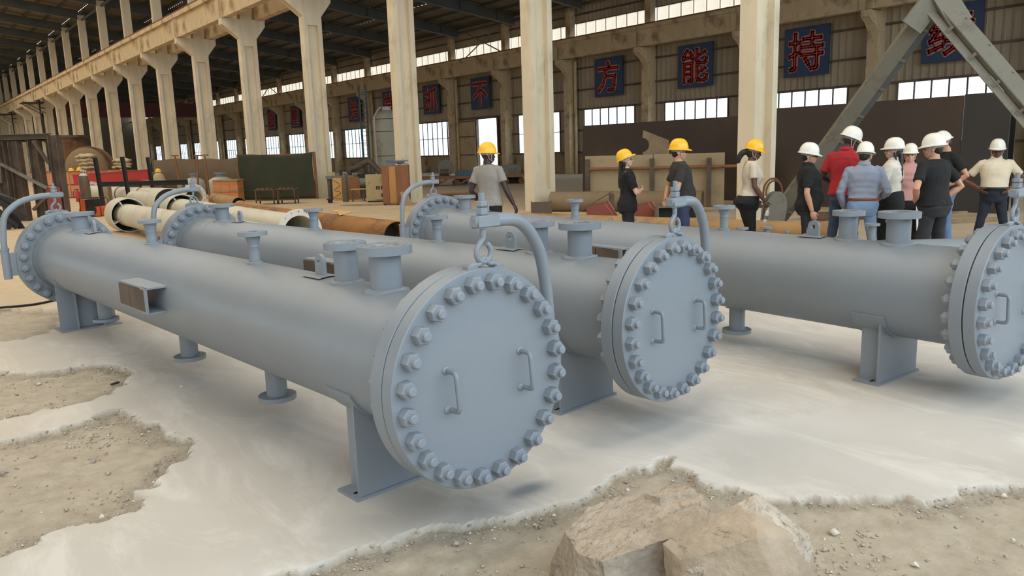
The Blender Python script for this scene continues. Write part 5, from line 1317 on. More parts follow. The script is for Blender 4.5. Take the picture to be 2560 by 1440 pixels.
# ------------------------------------------------------------------ people
def voxelize(mb, name, m, vox, smooth=4, deci=None, noise=0.0, seed=0):
    me = mb.mesh(name + '_raw', m, 0)
    o = bpy.data.objects.new(name + '_raw', me); COL.objects.link(o)
    r = o.modifiers.new('r', 'REMESH'); r.mode = 'VOXEL'; r.voxel_size = vox; r.use_smooth_shade = True
    if smooth:
        s = o.modifiers.new('s', 'SMOOTH'); s.factor = .5; s.iterations = smooth
    if deci:
        d = o.modifiers.new('d', 'DECIMATE'); d.ratio = deci
    bpy.context.view_layer.update()
    out = bpy.data.meshes.new_from_object(o.evaluated_get(bpy.context.evaluated_depsgraph_get()))
    bpy.data.objects.remove(o); bpy.data.meshes.remove(me)
    out.name = name; out.materials.clear(); out.materials.append(m); out.shade_smooth()
    if noise:
        n = len(out.vertices); co = np.empty(n * 3); no = np.empty(n * 3)
        out.vertices.foreach_get('co', co); out.vertex_normals.foreach_get('vector', no)
        co = co.reshape(-1, 3); no = no.reshape(-1, 3); s = seed * 1.7
        w = (np.sin(co[:, 2] * 38 + 9 * co[:, 0] + 4 * np.sin(co[:, 0] * 14 + s) + s) + np.sin(co[:, 2] * 23 - 16 * co[:, 0] + 11 * co[:, 1] + 2 * s) + .7 * np.sin(co[:, 2] * 61 + 31 * co[:, 1] + 3 * np.sin(co[:, 2] * 9 + s)))
        amp = noise * (0.35 + 0.65 * np.clip(np.sin(co[:, 2] * 5.3 + 3 * co[:, 0] + s) * .5 + .5, 0, 1))
        co += no * (w * amp / 2)[:, None]
        out.vertices.foreach_set('co', co.ravel()); out.update()
    return out

TZ = [.43, .47, .50, .53, .57, .61, .66, .71, .755, .79, .815, .835, .85]
TXm = [.088, .098, .102, .102, .096, .092, .096, .104, .108, .104, .084, .056, .036]
TYm = [.062, .072, .076, .075, .068, .064, .068, .073, .072, .064, .052, .042, .036]
TXf = [.092, .104, .106, .102, .088, .078, .082, .088, .092, .089, .072, .044, .030]
TYf = [.066, .076, .080, .076, .062, .056, .060, .070, .064, .056, .044, .036, .031]
TC = [-.004, -.006, -.008, -.006, .0, .003, .004, .002, -.002, -.006, -.009, -.010, -.010]
SKINS = {'dark': (58, 40, 34), 'brown': (108, 70, 52), 'tan': (196, 146, 116), 'fair': (216, 170, 146), 'mid': (96, 62, 46)}

def person(label, X, Y, H, phi, skin, head=(0, 0, 0), lean=0, R=None, L=None, girth=1.0, belly=0.0, female=False, bust=0.0, hip=1.0,
           top=None, bottom=None, hat='white', hat_tilt=0.0, hair='short', stance=.10, glasses=False, belt=None, collar=None, shoes=(30, 28, 28), strap=None, step=0.0, shadow=None):
    s = H / 1.75
    away = math.atan2(-X, Y)
    root = thing('person', label, 'person', (X, Y, 0), away - math.radians(phi), 'visitors and hosts in hard hats')
    sk = mat('skin_' + skin, SKINS[skin], .5, var=.05, scale=8)
    la = math.radians(lean)
    def bend(p):
        p = Vector(p); k = min(1, max(0, (p.z / H - .50) / .14)); k = k * k * (3 - 2 * k)
        if la == 0 or k == 0: return p
        q = p - Vector((0, 0, .5 * H)); return Vector((0, 0, .5 * H)) + Matrix.Rotation(-la * k, 3, 'X') @ q
    tx, ty = (TXf, TYf) if female else (TXm, TYm)
    def ring(z, inf, n=22):
        hx = float(np.interp(z, TZ, tx)) * H * girth + inf; hy = float(np.interp(z, TZ, ty)) * H * girth + inf; yc = float(np.interp(z, TZ, TC)) * H
        if z < .58: hx *= 1 + (hip - 1) * math.exp(-((z - .50) / .06) ** 2); yc -= (hip - 1) * .16 * math.exp(-((z - .50) / .05) ** 2); hy *= 1 + (hip - 1) * .5 * math.exp(-((z - .50) / .06) ** 2)
        e = belly * math.exp(-((z - .585) / .065) ** 2) + bust * math.exp(-((z - .725) / .035) ** 2)
        hy += e / 2; yc += e / 2
        out = []
        for j in range(n):
            t = 2 * PI * j / n; c, q = math.cos(t), math.sin(t)
            out.append(bend((hx * math.copysign(abs(c) ** .86, c), yc + hy * math.copysign(abs(q) ** .9, q), z * H)))
        return out
    def rings(mb, zs, infs):
        n = 22; vs = []
        for z, i in zip(zs, infs): vs += ring(z, i, n)
        k = len(zs)
        fs = [(a * n + j, a * n + (j + 1) % n, a * n + n + (j + 1) % n, a * n + n + j) for a in range(k - 1) for j in range(n)]
        mb.add(vs, fs + [tuple(range(n - 1, -1, -1)), tuple((k - 1) * n + j for j in range(n))])
    # ---- joints
    R = R or ((.250, -.03, 1.10), (.255, .06, .86)); L = L or ((-.250, -.03, 1.10), (-.255, .06, .86))
    arms = {}
    for sd, A in ((1, R), (-1, L)):
        sh = Vector((sd * (.104 if not female else .092) * H * min(girth, 1.08), -.008 * H, .800 * H))
        el = Vector(A[0]) * s; wr = Vector(A[1]) * s
        arms[sd] = (bend(sh), bend(el), bend(wr), A[2] if len(A) > 2 else None, A[3] if len(A) > 3 else None, A[4] if len(A) > 4 else 25)
    legs = {}
    for sd in (1, -1):
        st = step * sd
        legs[sd] = (Vector((sd * .050 * H, -.005 * H - (hip - 1) * .13, .49 * H)), Vector((sd * (.052 * H + stance * .35), .012 * H + st * .5, .275 * H)), Vector((sd * (.045 * H + stance * .8), -.012 * H + st, .05 * H)))
    piv = bend((0, -.010 * H, .858 * H))
    HM = Matrix.Translation(piv) @ Matrix.Rotation(-math.radians(head[0]), 4, 'Z') @ Matrix.Rotation(-la * .4 - math.radians(head[1]), 4, 'X') @ Matrix.Rotation(math.radians(head[2]), 4, 'Y') @ Matrix.Scale(s * (1.0 if not female else .96), 4)
    def hp(x, y, z): return HM @ Vector((x, y, z))
    HR = HM.to_3x3()
    # ---- body
    b = MB()
    rings(b, [.462, .48, .5, .53, .57, .61, .66, .71, .755, .79, .815, .835, .85], [-.012, -.008] + [-.005] * 11)
    nr = .058 if not female else .046
    b.tube([bend((0, -.012 * H, .82 * H)), hp(0, -.006, .02), hp(0, .004, .09)], [nr * s * 1.12, nr * s, nr * s * .95], 14)
    b.ell(hp(0, -.004, .135), (.076, .096, .101), HR, 20, 14)
    b.ell(hp(0, .034, .088), (.064, .066, .084), HR, 18, 12)
    b.ell(hp(0, .060, .032), (.038 if not female else .032, .038, .030), HR, 14, 10)
    b.tube([hp(0, .094, .122), hp(0, .106, .095), hp(0, .118, .076)], [.008 * s, .012 * s, .016 * s], 8)
    b.ell(hp(0, .100, .048), (.022, .010, .012), HR, 10, 6)
    for sd in (1, -1):
        b.ell(hp(sd * .078, -.002, .095), (.010, .021, .032), HR, 10, 8)
        b.ell(hp(sd * .034, .072, .075), (.024, .024, .022), HR, 10, 8)
        sh, el, wr, hd, pn, curl = arms[sd]
        m = el.lerp(wr, .35); fm = .92 if female else 1.0
        b.tube([sh - Vector((sd * .03, 0, -.01)), sh, sh.lerp(el, .3), sh.lerp(el, .75), el, m, el.lerp(wr, .75), wr], [.05 * s * fm, .054 * s * fm, .050 * s * fm, .043 * s * fm, .040 * s * fm, .043 * s * fm, .034 * s * fm, .027 * s * fm], 14)
        d = (wr - el).normalized() if hd is None else Vector(hd).normalized()
        n_ = Vector((-sd, 0, 0)) if pn is None else Vector(pn)
        n_ = (n_ - d * n_.dot(d)).normalized(); lt = d.cross(n_) * sd      # lt points to the thumb side
        if (pn is None) and lt.y < 0: lt = -lt
        hs = s * (1.0 if not female else .9)
        Mh = Matrix((d, lt, n_)).transposed()
        b.ell(wr + d * .050 * hs, (.056 * hs, .041 * hs, .019 * hs), Mh, 14, 10)
        for i, ln in enumerate((.060, .077, .082, .072)):
            p = wr + d * (.082 + .006 * (1 - abs(i - 2))) * hs + lt * (-.030 + .0205 * i) * hs
            pts = [p - d * .03 * hs, p]; a = 0; q = p.copy()
            for f in (.42, .33, .25):
                a += math.radians(curl); q = q + (d * math.cos(a) + n_ * math.sin(a) + lt * (.05 * (i - 1.5))) * ln * f * hs; pts.append(q.copy())
            b.tube(pts, [.0105 * hs, .0105 * hs, .0098 * hs, .009 * hs, .0078 * hs], 8)
        q = wr + d * .022 * hs + lt * .026 * hs
        b.tube([q - lt * .015 * hs, q + (d * .55 + lt * .6 + n_ * .15) * .030 * hs, q + (d * .80 + lt * .62 + n_ * .35) * .055 * hs, q + (d * 1.15 + lt * .55 + n_ * .6) * .068 * hs], [.015 * hs, .0135 * hs, .011 * hs, .009 * hs], 8)
        h_, k_, a_ = legs[sd]
        b.tube([h_, h_.lerp(k_, .5), k_, k_.lerp(a_, .35), a_], [.070 * s, .062 * s, .048 * s, .048 * s, .034 * s], 14)
        b.ell(a_ + Vector((sd * .01, .05, -.05 * H + .035)), (.036, .10, .030), None, 12, 8)
    link('body', voxelize(b, 'body', sk, .0072, 3, .55), root)
    # ---- face details and hair
    hcol = mat('hair_black', (30, 26, 25), .5, var=.1)
    for sd in (1, -1):
        q = MB(); q.ell(hp(sd * .031, .0935, .106), (.013, .006, .0065), HR, 10, 6); q.build('eye', mat('eye', (40, 32, 28), .25), root)
        q = MB(); q.ell(hp(sd * .033, .094, .126), (.019, .006, .004), HR, 10, 6); q.build('eyebrow', hcol, root)
    q = MB(); q.ell(hp(0, .1075, .047), (.021, .005, .0055), HR, 10, 6); q.build('mouth', mat('lips_' + skin, tuple(int(c * .75) if i else int(c * .9) for i, c in enumerate(SKINS[skin])), .5), root)
    b = MB()
    if hair != 'none':
        b.ell(hp(0, -.022, .128), (.081, .090, .088), HR, 18, 12)
        if hair == 'short': b.ell(hp(0, -.045, .082), (.066, .058, .055), HR, 16, 10)
        if hair == 'long':
            b.ell(hp(0, -.045, .08), (.072, .06, .07), HR, 16, 10)
            b.tube(catmull([hp(0, -.06, .12), hp(0, -.095, .02), bend((0, -.115 * s, .80 * H)), bend((0, -.125 * s, .73 * H)), bend((.0, -.115 * s, .665 * H))], 4), [(.06 * s - .0022 * i, .032 * s) for i in range(17)], 12, ref=HR @ Vector((1, 0, 0)))
            for sd in (1, -1): b.tube([hp(sd * .07, .0, .12), hp(sd * .078, -.01, .05), hp(sd * .075, -.04, -.02)], [.016 * s, .018 * s, .012 * s], 8)
        if hair == 'tail':
            b.ell(hp(0, -.04, .07), (.070, .055, .06), HR, 16, 10)
            b.tube(catmull([hp(0, -.09, .10), hp(0, -.155, .06), hp(0, -.185, -.04), hp(0, -.17, -.11)], 4), [.03, .038, .042, .045, .045, .045, .042, .04, .038, .034, .03, .026, .02], 12)
        link('hair', voxelize(b, 'hair', hcol, .010, 3), root)
    if glasses:
        b = MB()
        for sd in (1, -1):
            b.tube([hp(sd * .032 + .021 * math.cos(a), .108 - .004 * math.cos(a), .104 + .016 * math.sin(a)) for a in [2 * PI * i / 12 for i in range(12)]], .0022, 6, closed=True)
            b.tube([hp(sd * .053, .102, .106), hp(sd * .078, .06, .108), hp(sd * .082, -.005, .105)], .0022, 6)
        b.tube([hp(-.011, .112, .106), hp(.011, .112, .106)], .0022, 6)
        b.build('glasses', DARKGAP, root)
    # ---- hard hat
    T = HM @ Matrix.Translation((0, -.004, .158)) @ Matrix.Rotation(math.radians(hat_tilt), 4, 'X')
    hm = link('helmet', helmet_mesh(hat), root); hm.matrix_local = T
    b = MB(); b.lathe([(.086, -.045), (.090, -.040), (.092, .01), (.086, .01)], 24, T @ Matrix.Scale(1.18, 4, (0, 1, 0)), close=True); b.build('head_band', mat('band_grey', (150, 140, 136), .7), hm).matrix_local = T.inverted()
    b = MB()
    for sd in (1, -1): b.tube([T @ Vector((sd * .098, .03, .0)), hp(sd * .076, .03, .07), hp(sd * .03, .072, .004)], .0045, 6); b.tube([T @ Vector((sd * .092, -.05, .0)), hp(sd * .079, .0, .055), hp(sd * .06, .04, .03)], .0045, 6)
    b.build('chin_strap', mat('strap_pink', (206, 170, 160), .7) if strap is None else strap, hm).matrix_local = T.inverted()
    # ---- clothes
    kind, tcol, hem, sleeve = top
    tm = mat('cloth_%d_%d_%d' % tcol, tcol, .88, var=.07, scale=6, bump=.25, bscale=22)
    b = MB()
    loose = .016 if kind != 'tight' else .010
    zs = [hem] + [z for z in (.53, .57, .61, .66, .71, .755, .79, .815, .835) if z > hem + .02] + [.846]
    infs = [loose + (.012 if hem < .54 else .002)] + [loose + (.006 if z < .64 else 0) for z in zs[1:-2]] + [.012, .010]
    rings(b, zs, infs)
    for sd in (1, -1):
        sh, el, wr = arms[sd][:3]
        i0 = sh - Vector((sd * .06 * s, 0, -.015 * s)); cu = .058 * s * (.92 if female else 1)
        if sleeve < 1: b.tube([i0, sh, sh.lerp(el, sleeve * .5), sh.lerp(el, sleeve)], [cu * 1.05, cu * 1.14, cu * 1.12, cu * 1.16], 16)
        else:
            k = sleeve - 1
            b.tube([i0, sh, sh.lerp(el, .5), el, el.lerp(wr, .35 * min(1, k * 1.2)), el.lerp(wr, min(k, .98))], [cu * 1.05, cu * 1.13, cu * 1.06, cu * 1.02, cu * 1.0, cu * .80], 16)
    shirt = link('shirt', voxelize(b, 'shirt', tm, .0095, 4, None, .006, len(label)), root)
    if collar:
        cm = mat('cloth_%d_%d_%d' % collar, collar, .88, var=.07, scale=6, bump=.25, bscale=22)
        b = MB(); n = 24; vs = []
        for zz, rr in ((.838, 1.30), (.852, 1.22), (.872, 1.16), (.870, 1.34), (.846, 1.52)):
            for j in range(n):
                t = 2 * PI * j / n; vs.append(bend((nr * s * rr * math.cos(t), -.010 * H + nr * s * rr * 1.02 * math.sin(t), (zz - .010 * max(0, math.sin(t))) * H)))
        b.add(vs, [(a * n + j, a * n + (j + 1) % n, a * n + n + (j + 1) % n, a * n + n + j) for a in range(4) for j in range(n)]); b.build('collar', cm, shirt, 60)
    bk, bcol = bottom
    bm_ = mat('cloth_%d_%d_%d' % bcol, bcol, .85, var=.10, scale=5, bump=.25, bscale=20)
    b = MB()
    if bk == 'skirt':
        n = 22; vs = []
        Z = [.60, .56, .51, .46, .36, .25, .15, .09]; Wd = [.100, .112, .120, .118, .120, .126, .132, .134]
        for z, w in zip(Z, Wd):
            for j in range(n):
                t = 2 * PI * j / n; vs.append(((w * H) * math.cos(t), -.01 * H + (w * .82 * H) * math.sin(t), z * H))
        b.add(vs, [(a * n + j, a * n + (j + 1) % n, a * n + n + (j + 1) % n, a * n + n + j) for a in range(len(Z) - 1) for j in range(n)] + [tuple(range(n)), tuple((len(Z) - 1) * n + j for j in range(n))])
    else:
        zt = .585 if hem > .53 else .56
        rings(b, [.435, .465, .50, .53, .56, zt], [.0, .008, .011, .011, .011, .009])
        rr = {'jeans': (.094, .082, .068, .062, .060), 'slack': (.098, .088, .078, .074, .072), 'wide': (.098, .094, .092, .098, .104), 'tight': (.096, .080, .059, .057, .046)}[bk]
        for sd in (1, -1):
            h_, k_, a_ = legs[sd]
            b.tube([h_ + Vector((0, 0, .03)), h_.lerp(k_, .45), k_, k_.lerp(a_, .4), a_.lerp(k_, -.02)], [v * s * ((1.10 * hip, hip * .96)[i] if i < 2 and hip > 1 else 1) for i, v in enumerate(rr)], 16)
    link('skirt' if bk == 'skirt' else 'trousers', voxelize(b, 'lower', bm_, .0105, 4, None, .006 if bk != 'tight' else .002, len(label) + 3), root)
    if belt:
        b = MB(); rg = ring(.572, .021, 22); b.tube(rg, [(.018, .004)] * 22, 8, closed=True, ref=(0, 0, 1)); b.build('belt', mat('belt_%d' % belt[0], belt, .5), root)
    sm = mat('shoe_%d' % shoes[0], shoes, .5)
    for sd in (1, -1):
        a_ = legs[sd][2]; b = MB(); b.ell((a_.x + sd * .012, a_.y + .055, .042), (.050, .138, .055), None, 16, 10); b.v = [(x, y, max(z, .0)) for x, y, z in b.v]; b.build('shoe', sm, root, 60)
    return root, arms, s

BLK = (22, 22, 23)
person('man in grey tee, yellow helmet, seen from behind, alone by the middle vessel', 7.13, 9.30, 1.785, 28, 'dark', (42, 4, 0), -3,
       R=((.275, -.02, 1.12), (.375, .02, .885)), L=((-.27, -.08, 1.10), (-.22, .06, .90)), top=('tee', (150, 142, 134), .50, .62), bottom=('jeans', (26, 26, 28)), hat='yellow', hair='none', girth=.98)
person('woman in long black top with crossed arms, yellow helmet, glasses and ponytail', 8.72, 7.97, 1.635, 88, 'fair', (4, -10, 0), 0,
       R=((.215, .13, 1.10), (-.02, .235, 1.14), (-1, .05, .05), (0, -1, 0), 15), L=((-.215, .13, 1.08), (.12, .185, 1.10), (1, -.25, .0), (0, -1, 0), 25), top=('tee', BLK, .455, .80), bottom=('wide', (24, 24, 26)), hat='yellow', hat_tilt=14, hair='long', female=True, glasses=True, girth=1.05)
person('man in dark grey tee and blue jeans, yellow helmet, hands behind his back', 8.97, 7.15, 1.745, 76, 'tan', (12, 3, 0), -3,
       R=((.285, -.12, 1.11), (.10, -.215, .94), (-.8, -.1, -.5), (0, -1, 0)), L=((-.285, -.12, 1.11), (-.10, -.215, .92), (.8, -.1, -.5), (0, -1, 0)), top=('tee', (50, 47, 46), .525, .72), bottom=('jeans', (50, 60, 88)), hat='yellow', hair='short', glasses=True, girth=1.08, belly=.055)
_p4, _a4, _s4 = person('woman in beige tee and black leggings, yellow helmet, holding a water bottle', 9.73, 6.53, 1.715, 80, 'mid', (6, 14, 0), 3,
       R=((.235, .01, 1.12), (.235, .17, .90), (.0, .35, -.95), (-1, .2, .1), 40), L=((-.235, .03, 1.10), (-.235, .15, .88)), top=('tight', (206, 192, 172), .555, .62), bottom=('tight', (22, 21, 23)), hat='yellow', hair='tail', female=True, bust=.045, hip=1.24, girth=1.10)
person('man in black polo and dark trousers, white helmet, glasses, facing right at the group edge', 9.72, 5.61, 1.635, 84, 'tan', (6, 4, 0), 0,
       R=((.285, -.05, 1.10), (.275, .03, .84)), L=((-.27, -.04, 1.10), (-.26, .05, .85)), top=('polo', BLK, .475, .78), bottom=('slack', (44, 44, 46)), hair='short', glasses=True, girth=1.14, belly=.05, collar=BLK, hat_tilt=-6)
person('tall man in red polo and jeans, white helmet, seen from behind', 10.60, 5.57, 1.845, 14, 'dark', (48, 20, 4), 4,
       R=((.30, .04, 1.16), (.16, .26, 1.08)), L=((-.30, .0, 1.12), (-.20, .22, 1.04)), top=('polo', (166, 36, 42), .505, .72), bottom=('jeans', (66, 84, 112)), hair='none', girth=1.02, collar=(166, 36, 42), strap=mat('strap_white', (222, 210, 200), .7))
person('man in blue-grey long-sleeved shirt and light jeans with brown belt, white helmet, back turned', 9.99, 4.99, 1.625, 4, 'tan', (14, 8, 0), 0,
       R=((.315, .0, 1.10), (.23, .20, 1.02)), L=((-.30, -.03, 1.10), (-.25, .10, .87)), top=('shirt', (142, 148, 164), .565, 1.92), bottom=('jeans', (120, 146, 178)), hair='short', girth=1.10, belly=.03, belt=(128, 62, 34), collar=(142, 148, 164), stance=.12)
person('woman in white blouse and long black skirt, white helmet, speaking to the left', 10.56, 4.90, 1.675, -74, 'fair', (-18, 0, 0), 0,
       L=((-.255, .04, 1.11), (-.18, .24, 1.10)), R=((.245, .08, 1.10), (.10, .28, 1.14)), top=('shirt', (216, 210, 196), .575, 1.62), bottom=('skirt', (24, 24, 26)), hair='long', female=True, bust=.035, girth=1.12, collar=(216, 210, 196))
_p9, _a9, _s9 = person('woman in pink hooded jacket over black, white helmet, facing the camera', 11.50, 5.08, 1.59, 172, 'fair', (8, 6, 0), 0,
       L=((-.245, .0, 1.08), (-.22, .12, .84)), R=((.245, -.02, 1.08), (.20, .14, .90)), top=('shirt', (196, 146, 140), .51, 1.95), bottom=('slack', (28, 28, 30)), hair='long', female=True, girth=1.10, collar=(196, 146, 140), hat_tilt=8)
person('heavy man in black tee and black trousers, white helmet, left hand on hip', 9.99, 4.10, 1.70, -52, 'tan', (-30, 4, 0), 5,
       L=((-.385, -.07, 1.13), (-.205, .09, .985), (.55, .5, -.5), (1, 0, .3), 20), R=((.38, -.10, 1.12), (.21, .03, .98), (-.5, .5, -.5), (-1, 0, .3), 20), top=('tee', BLK, .515, .70), bottom=('slack', (44, 44, 46)), hair='short', girth=1.14, belly=.045, stance=.14)
person('man in black tee and blue jeans, white helmet tilted, partly behind the heavy man', 12.35, 4.95, 1.75, -128, 'tan', (4, 22, 12), 0,
       L=((-.37, -.08, 1.14), (-.20, .06, 1.0), (.5, .5, -.5), (1, 0, .3), 20), R=((.30, .05, 1.12), (.16, .22, 1.05)), top=('tee', BLK, .52, .70), bottom=('jeans', (92, 122, 160)), hair='short', girth=1.04)
person('man in white short-sleeved shirt and dark jeans, white helmet, hands on hips, head bowed', 13.04, 4.50, 1.605, 176, 'brown', (-2, 15, 0), 0,
       R=((.42, -.08, 1.12), (.205, .07, .99), (-.45, .5, -.45), (-1, 0, .2), 12), L=((-.42, -.08, 1.12), (-.205, .07, .99), (.45, .5, -.45), (1, 0, .2), 12), top=('shirt', (224, 210, 184), .565, .66), bottom=('jeans', (34, 40, 54)), hair='short', girth=1.10, belly=.03, belt=(24, 22, 22), collar=(224, 210, 184), stance=.17, hat_tilt=12)
# things held
def held_at(root, arms, sd, off):
    bpy.context.view_layer.update()
    _, el, wr = arms[sd][:3]
    return root.matrix_world @ (wr + Vector(off))
_w = held_at(_p4, _a4, 1, (-.02, .045, -.16))
t = thing('water_bottle', 'clear water bottle held low by the woman in black leggings', 'bottle', _w, _p4.rotation_euler.z)
t.rotation_euler = (math.radians(-14), 0, _p4.rotation_euler.z)
b = MB(); b.lathe([(.028, -.15), (.031, -.145), (.031, -.06), (.028, -.05), (.031, -.04), (.031, .0), (.013, .045), (.013, .06), (0, .06)], 20)
bot = b.build('bottle', mat('clear_plastic', (214, 216, 214), .12, var=.1, scale=30, bump=.6, bscale=50), t)
b = MB(); b.cyl((0, 0, -.1), (0, 0, -.05), .0318, n=20); b.build('label', mat('bottle_label', (120, 112, 104), .5, var=.3, scale=60), t)
b = MB(); b.cyl((0, 0, .058), (0, 0, .075), .015, n=14); b.build('cap', WHITEP, t)
_w = held_at(_p9, _a9, -1, (.02, .06, -.13))
t = thing('paper_sheets', 'white paper sheets held low in front of the woman in pink', 'paper', _w, _p9.rotation_euler.z + .25)
b = MB(); b.prism([(-.10, -.22), (.075, -.24), (.10, .11), (-.06, .02)], -.004, .004, lambda x, z, y: (x, y, z)); b.build('sheet', mat('paper', (226, 228, 236), .8, var=.02), t, 0)
# ------------------------------------------------------------------ broken masonry blocks, stones, gravel, cable
def rock_mesh(name, pts, mats, cuts, disp, seed, classify=None):
    bm = bmesh.new()
    for p in pts: bm.verts.new(p)
    r = bmesh.ops.convex_hull(bm, input=bm.verts[:])
    bmesh.ops.delete(bm, geom=[g for g in r['geom_interior'] if isinstance(g, bmesh.types.BMVert)], context='VERTS')
    bmesh.ops.triangulate(bm, faces=bm.faces[:])
    for k in range(cuts):
        long_ = [e for e in bm.edges if e.calc_length() > (.02 if cuts > 3 else .02)]
        if not long_: break
        bmesh.ops.subdivide_edges(bm, edges=long_, cuts=1, use_grid_fill=True)
        bmesh.ops.triangulate(bm, faces=bm.faces[:])
    bmesh.ops.recalc_face_normals(bm, faces=bm.faces[:])
    me = bpy.data.meshes.new(name); bm.to_mesh(me); bm.free()
    from mathutils import noise as mn
    big = .35 if seed == 21 else (.8 if seed < 50 else 1)
    for v in me.vertices:
        p = v.co * 1.0; q = p + Vector((seed * 7.3, seed * 3.1, seed))
        d = mn.noise(q * 5) * disp * .9 * big + mn.noise(q * 13) * disp * .6 * big + (.22 - abs(mn.noise(q * 19))) * disp * .8 + mn.noise(q * 48) * disp * .32 + mn.noise(q * 90) * disp * .16
        if seed == 3 and abs(mn.noise(q * Vector((3.2, 4.6, 2)))) < .022: d -= disp * .9
        v.co = p + v.normal * d
        if v.co.z < 0.0 and seed < 50: v.co.z = max(v.co.z, -.03)
    for m in (mats if isinstance(mats, list) else [mats]): me.materials.append(m)
    if classify:
        for f in me.polygons: f.material_index = classify(f.center, f.normal)
    me.shade_smooth(); me.set_sharp_from_angle(angle=math.radians(32))
    return me
EARTH = mat('earthy_masonry', (166, 150, 130), .92, var=.18, scale=7, bump=1.0, bscale=38, col2=(180, 164, 144), amt=.4, scale2=9)
EARTH2 = mat('tan_render', (164, 146, 124), .92, var=.12, scale=5, bump=.6, bscale=30, col2=(180, 162, 140), amt=.4, scale2=7)
BROKEN = mat('broken_concrete', (190, 176, 158), .92, var=.16, scale=16, bump=1.0, bscale=45, col2=(136, 122, 108), amt=.34, scale2=24)
BRICKR = mat('brick_dust', (172, 130, 112), .92, var=.12, scale=10, bump=.6, bscale=40, col2=(180, 152, 120), amt=.5, scale2=9)
GREYF = mat('grey_mortar_face', (150, 138, 124), .9, var=.10, scale=6, bump=.5, bscale=30, col2=(176, 162, 144), amt=.4, scale2=5)
top1 = [(1.90, 2.075, .255), (2.08, 2.125, .285), (2.27, 2.08, .29), (2.49, 1.985, .285), (2.515, 1.885, .28), (2.56, 1.80, .225), (2.30, 1.74, .245), (2.12, 1.785, .25), (1.875, 1.845, .235), (1.845, 1.94, .235)]
bot1 = [(1.92, 2.20, .0), (2.08, 2.20, 0), (2.53, 2.06, 0), (2.60, 1.80, 0), (2.30, 1.73, 0), (1.90, 1.83, 0), (1.84, 1.99, 0), (1.88, 2.13, .12)]
def cl1(c, n):
    if n.y < -.6 and n.z < .5: return 2
    if n.z > .3 and c.x > 2.38 and c.y > 1.9: return 1
    return 0
t = thing('masonry_block', 'long cracked block of old masonry in the foreground, left of the pointed block', 'block', (0, 0, -.034))
link('block', rock_mesh('block', top1 + bot1, [EARTH, BRICKR, GREYF], 7, .009, 3, cl1), t)
b = rock_mesh('brick', [(2.30, 2.02, .24), (2.31, 1.93, .24), (2.50, 1.88, .24), (2.49, 1.985, .24), (2.31, 2.02, .303), (2.32, 1.95, .306), (2.49, 1.90, .300), (2.485, 1.97, .303)], [EARTH], 7, .010, 8)
link('brick', b, t)
top2 = [(2.045, 1.705, .30), (2.20, 1.655, .355), (2.405, 1.56, .425), (2.47, 1.53, .375), (2.56, 1.475, .285), (2.575, 1.43, .25), (2.45, 1.415, .30), (2.24, 1.44, .355), (2.09, 1.58, .285), (2.05, 1.63, .265)]
bot2 = [(2.12, 1.74, 0), (2.42, 1.68, 0), (2.60, 1.50, 0), (2.58, 1.36, 0), (2.30, 1.32, 0), (2.12, 1.44, 0), (2.07, 1.60, .02)]
def cl2(c, n):
    a = Vector((2.40, 1.56, .425)); e = Vector((2.56, 1.43, .25)); ab = e - a
    k = max(0, min(1, (c - a).dot(ab) / ab.dot(ab))); from mathutils import noise as mn
    if (c - a - ab * k).length < .085 + .05 * mn.noise(c * 14) and n.y < .5: return 1
    if (c - Vector((2.10, 1.58, .17))).length < .07 + .03 * mn.noise(c * 20): return 1
    return 0
t = thing('masonry_block', 'pointed block of broken concrete in the foreground, with pale pebbly broken edge', 'block', (0, 0, -.034))
link('block', rock_mesh('block', top2 + bot2, [EARTH2, BROKEN], 7, .0085, 21, cl2), t)
pebm = [mat('pebble_grey', (150, 141, 130), .85, var=.12, scale=12), mat('pebble_tan', (176, 160, 138), .85, var=.12, scale=12), mat('pebble_pale', (204, 196, 182), .85, var=.12, scale=12)]
r = random.Random(5)
PEB = []
for k in range(5):
    pts = [Vector((r.gauss(0, 1), r.gauss(0, 1), r.gauss(0, 1))).normalized() * r.uniform(.75, 1.1) for _ in range(14)]
    PEB.append(rock_mesh('stone', [(p.x, p.y * .8, p.z * .6 + .5) for p in pts], pebm[k % 3], 2, .05, 60 + k))
STN = [(2.22, 2.04, .012, 'small pale stone against the long masonry block'), (2.93, 1.56, .016, 'pale stone right of the pointed block, nearest it'), (3.09, 1.25, .020, 'largest of the loose stones in the dirt right of the pointed block'), (2.98, 1.24, .015, 'stone beside the largest loose stone in the lower right dirt'),
       (2.73, 1.50, .012, 'small stone touching the right side of the pointed block'), (3.16, 1.23, .012, 'small stone just past the largest loose stone'), (2.09, 2.46, .012, 'single pebble in the dirt tip left of the long block'), (1.58, 6.01, .022, 'lone pebble on clean concrete left of the nearest vessel'),
       (0.75, 4.91, .026, 'grey stone on the left dirt patch, the leftmost one'), (1.03, 4.62, .022, 'grey stone on the left dirt patch near its right rim, upper one'), (1.0, 4.53, .022, 'grey stone on the left dirt patch near its right rim, lower one'), (0.78, 4.66, .020, 'grey stone near the middle of the left dirt patch'), (0.62, 4.02, .018, 'flat pale chip at the lower edge of the left dirt patch'), (2.44, 2.28, .018, 'brown stone in the dirt just above the long masonry block')]
for i, (x, y, q, lb) in enumerate(STN):
    o = link('stone', PEB[i % 5], None, (x, y, -.036 if i not in (7, 12) else -.004), (0, 0, r.uniform(0, 6))); o.scale = (q, q, q)
    tag(o, lb, 'stone')
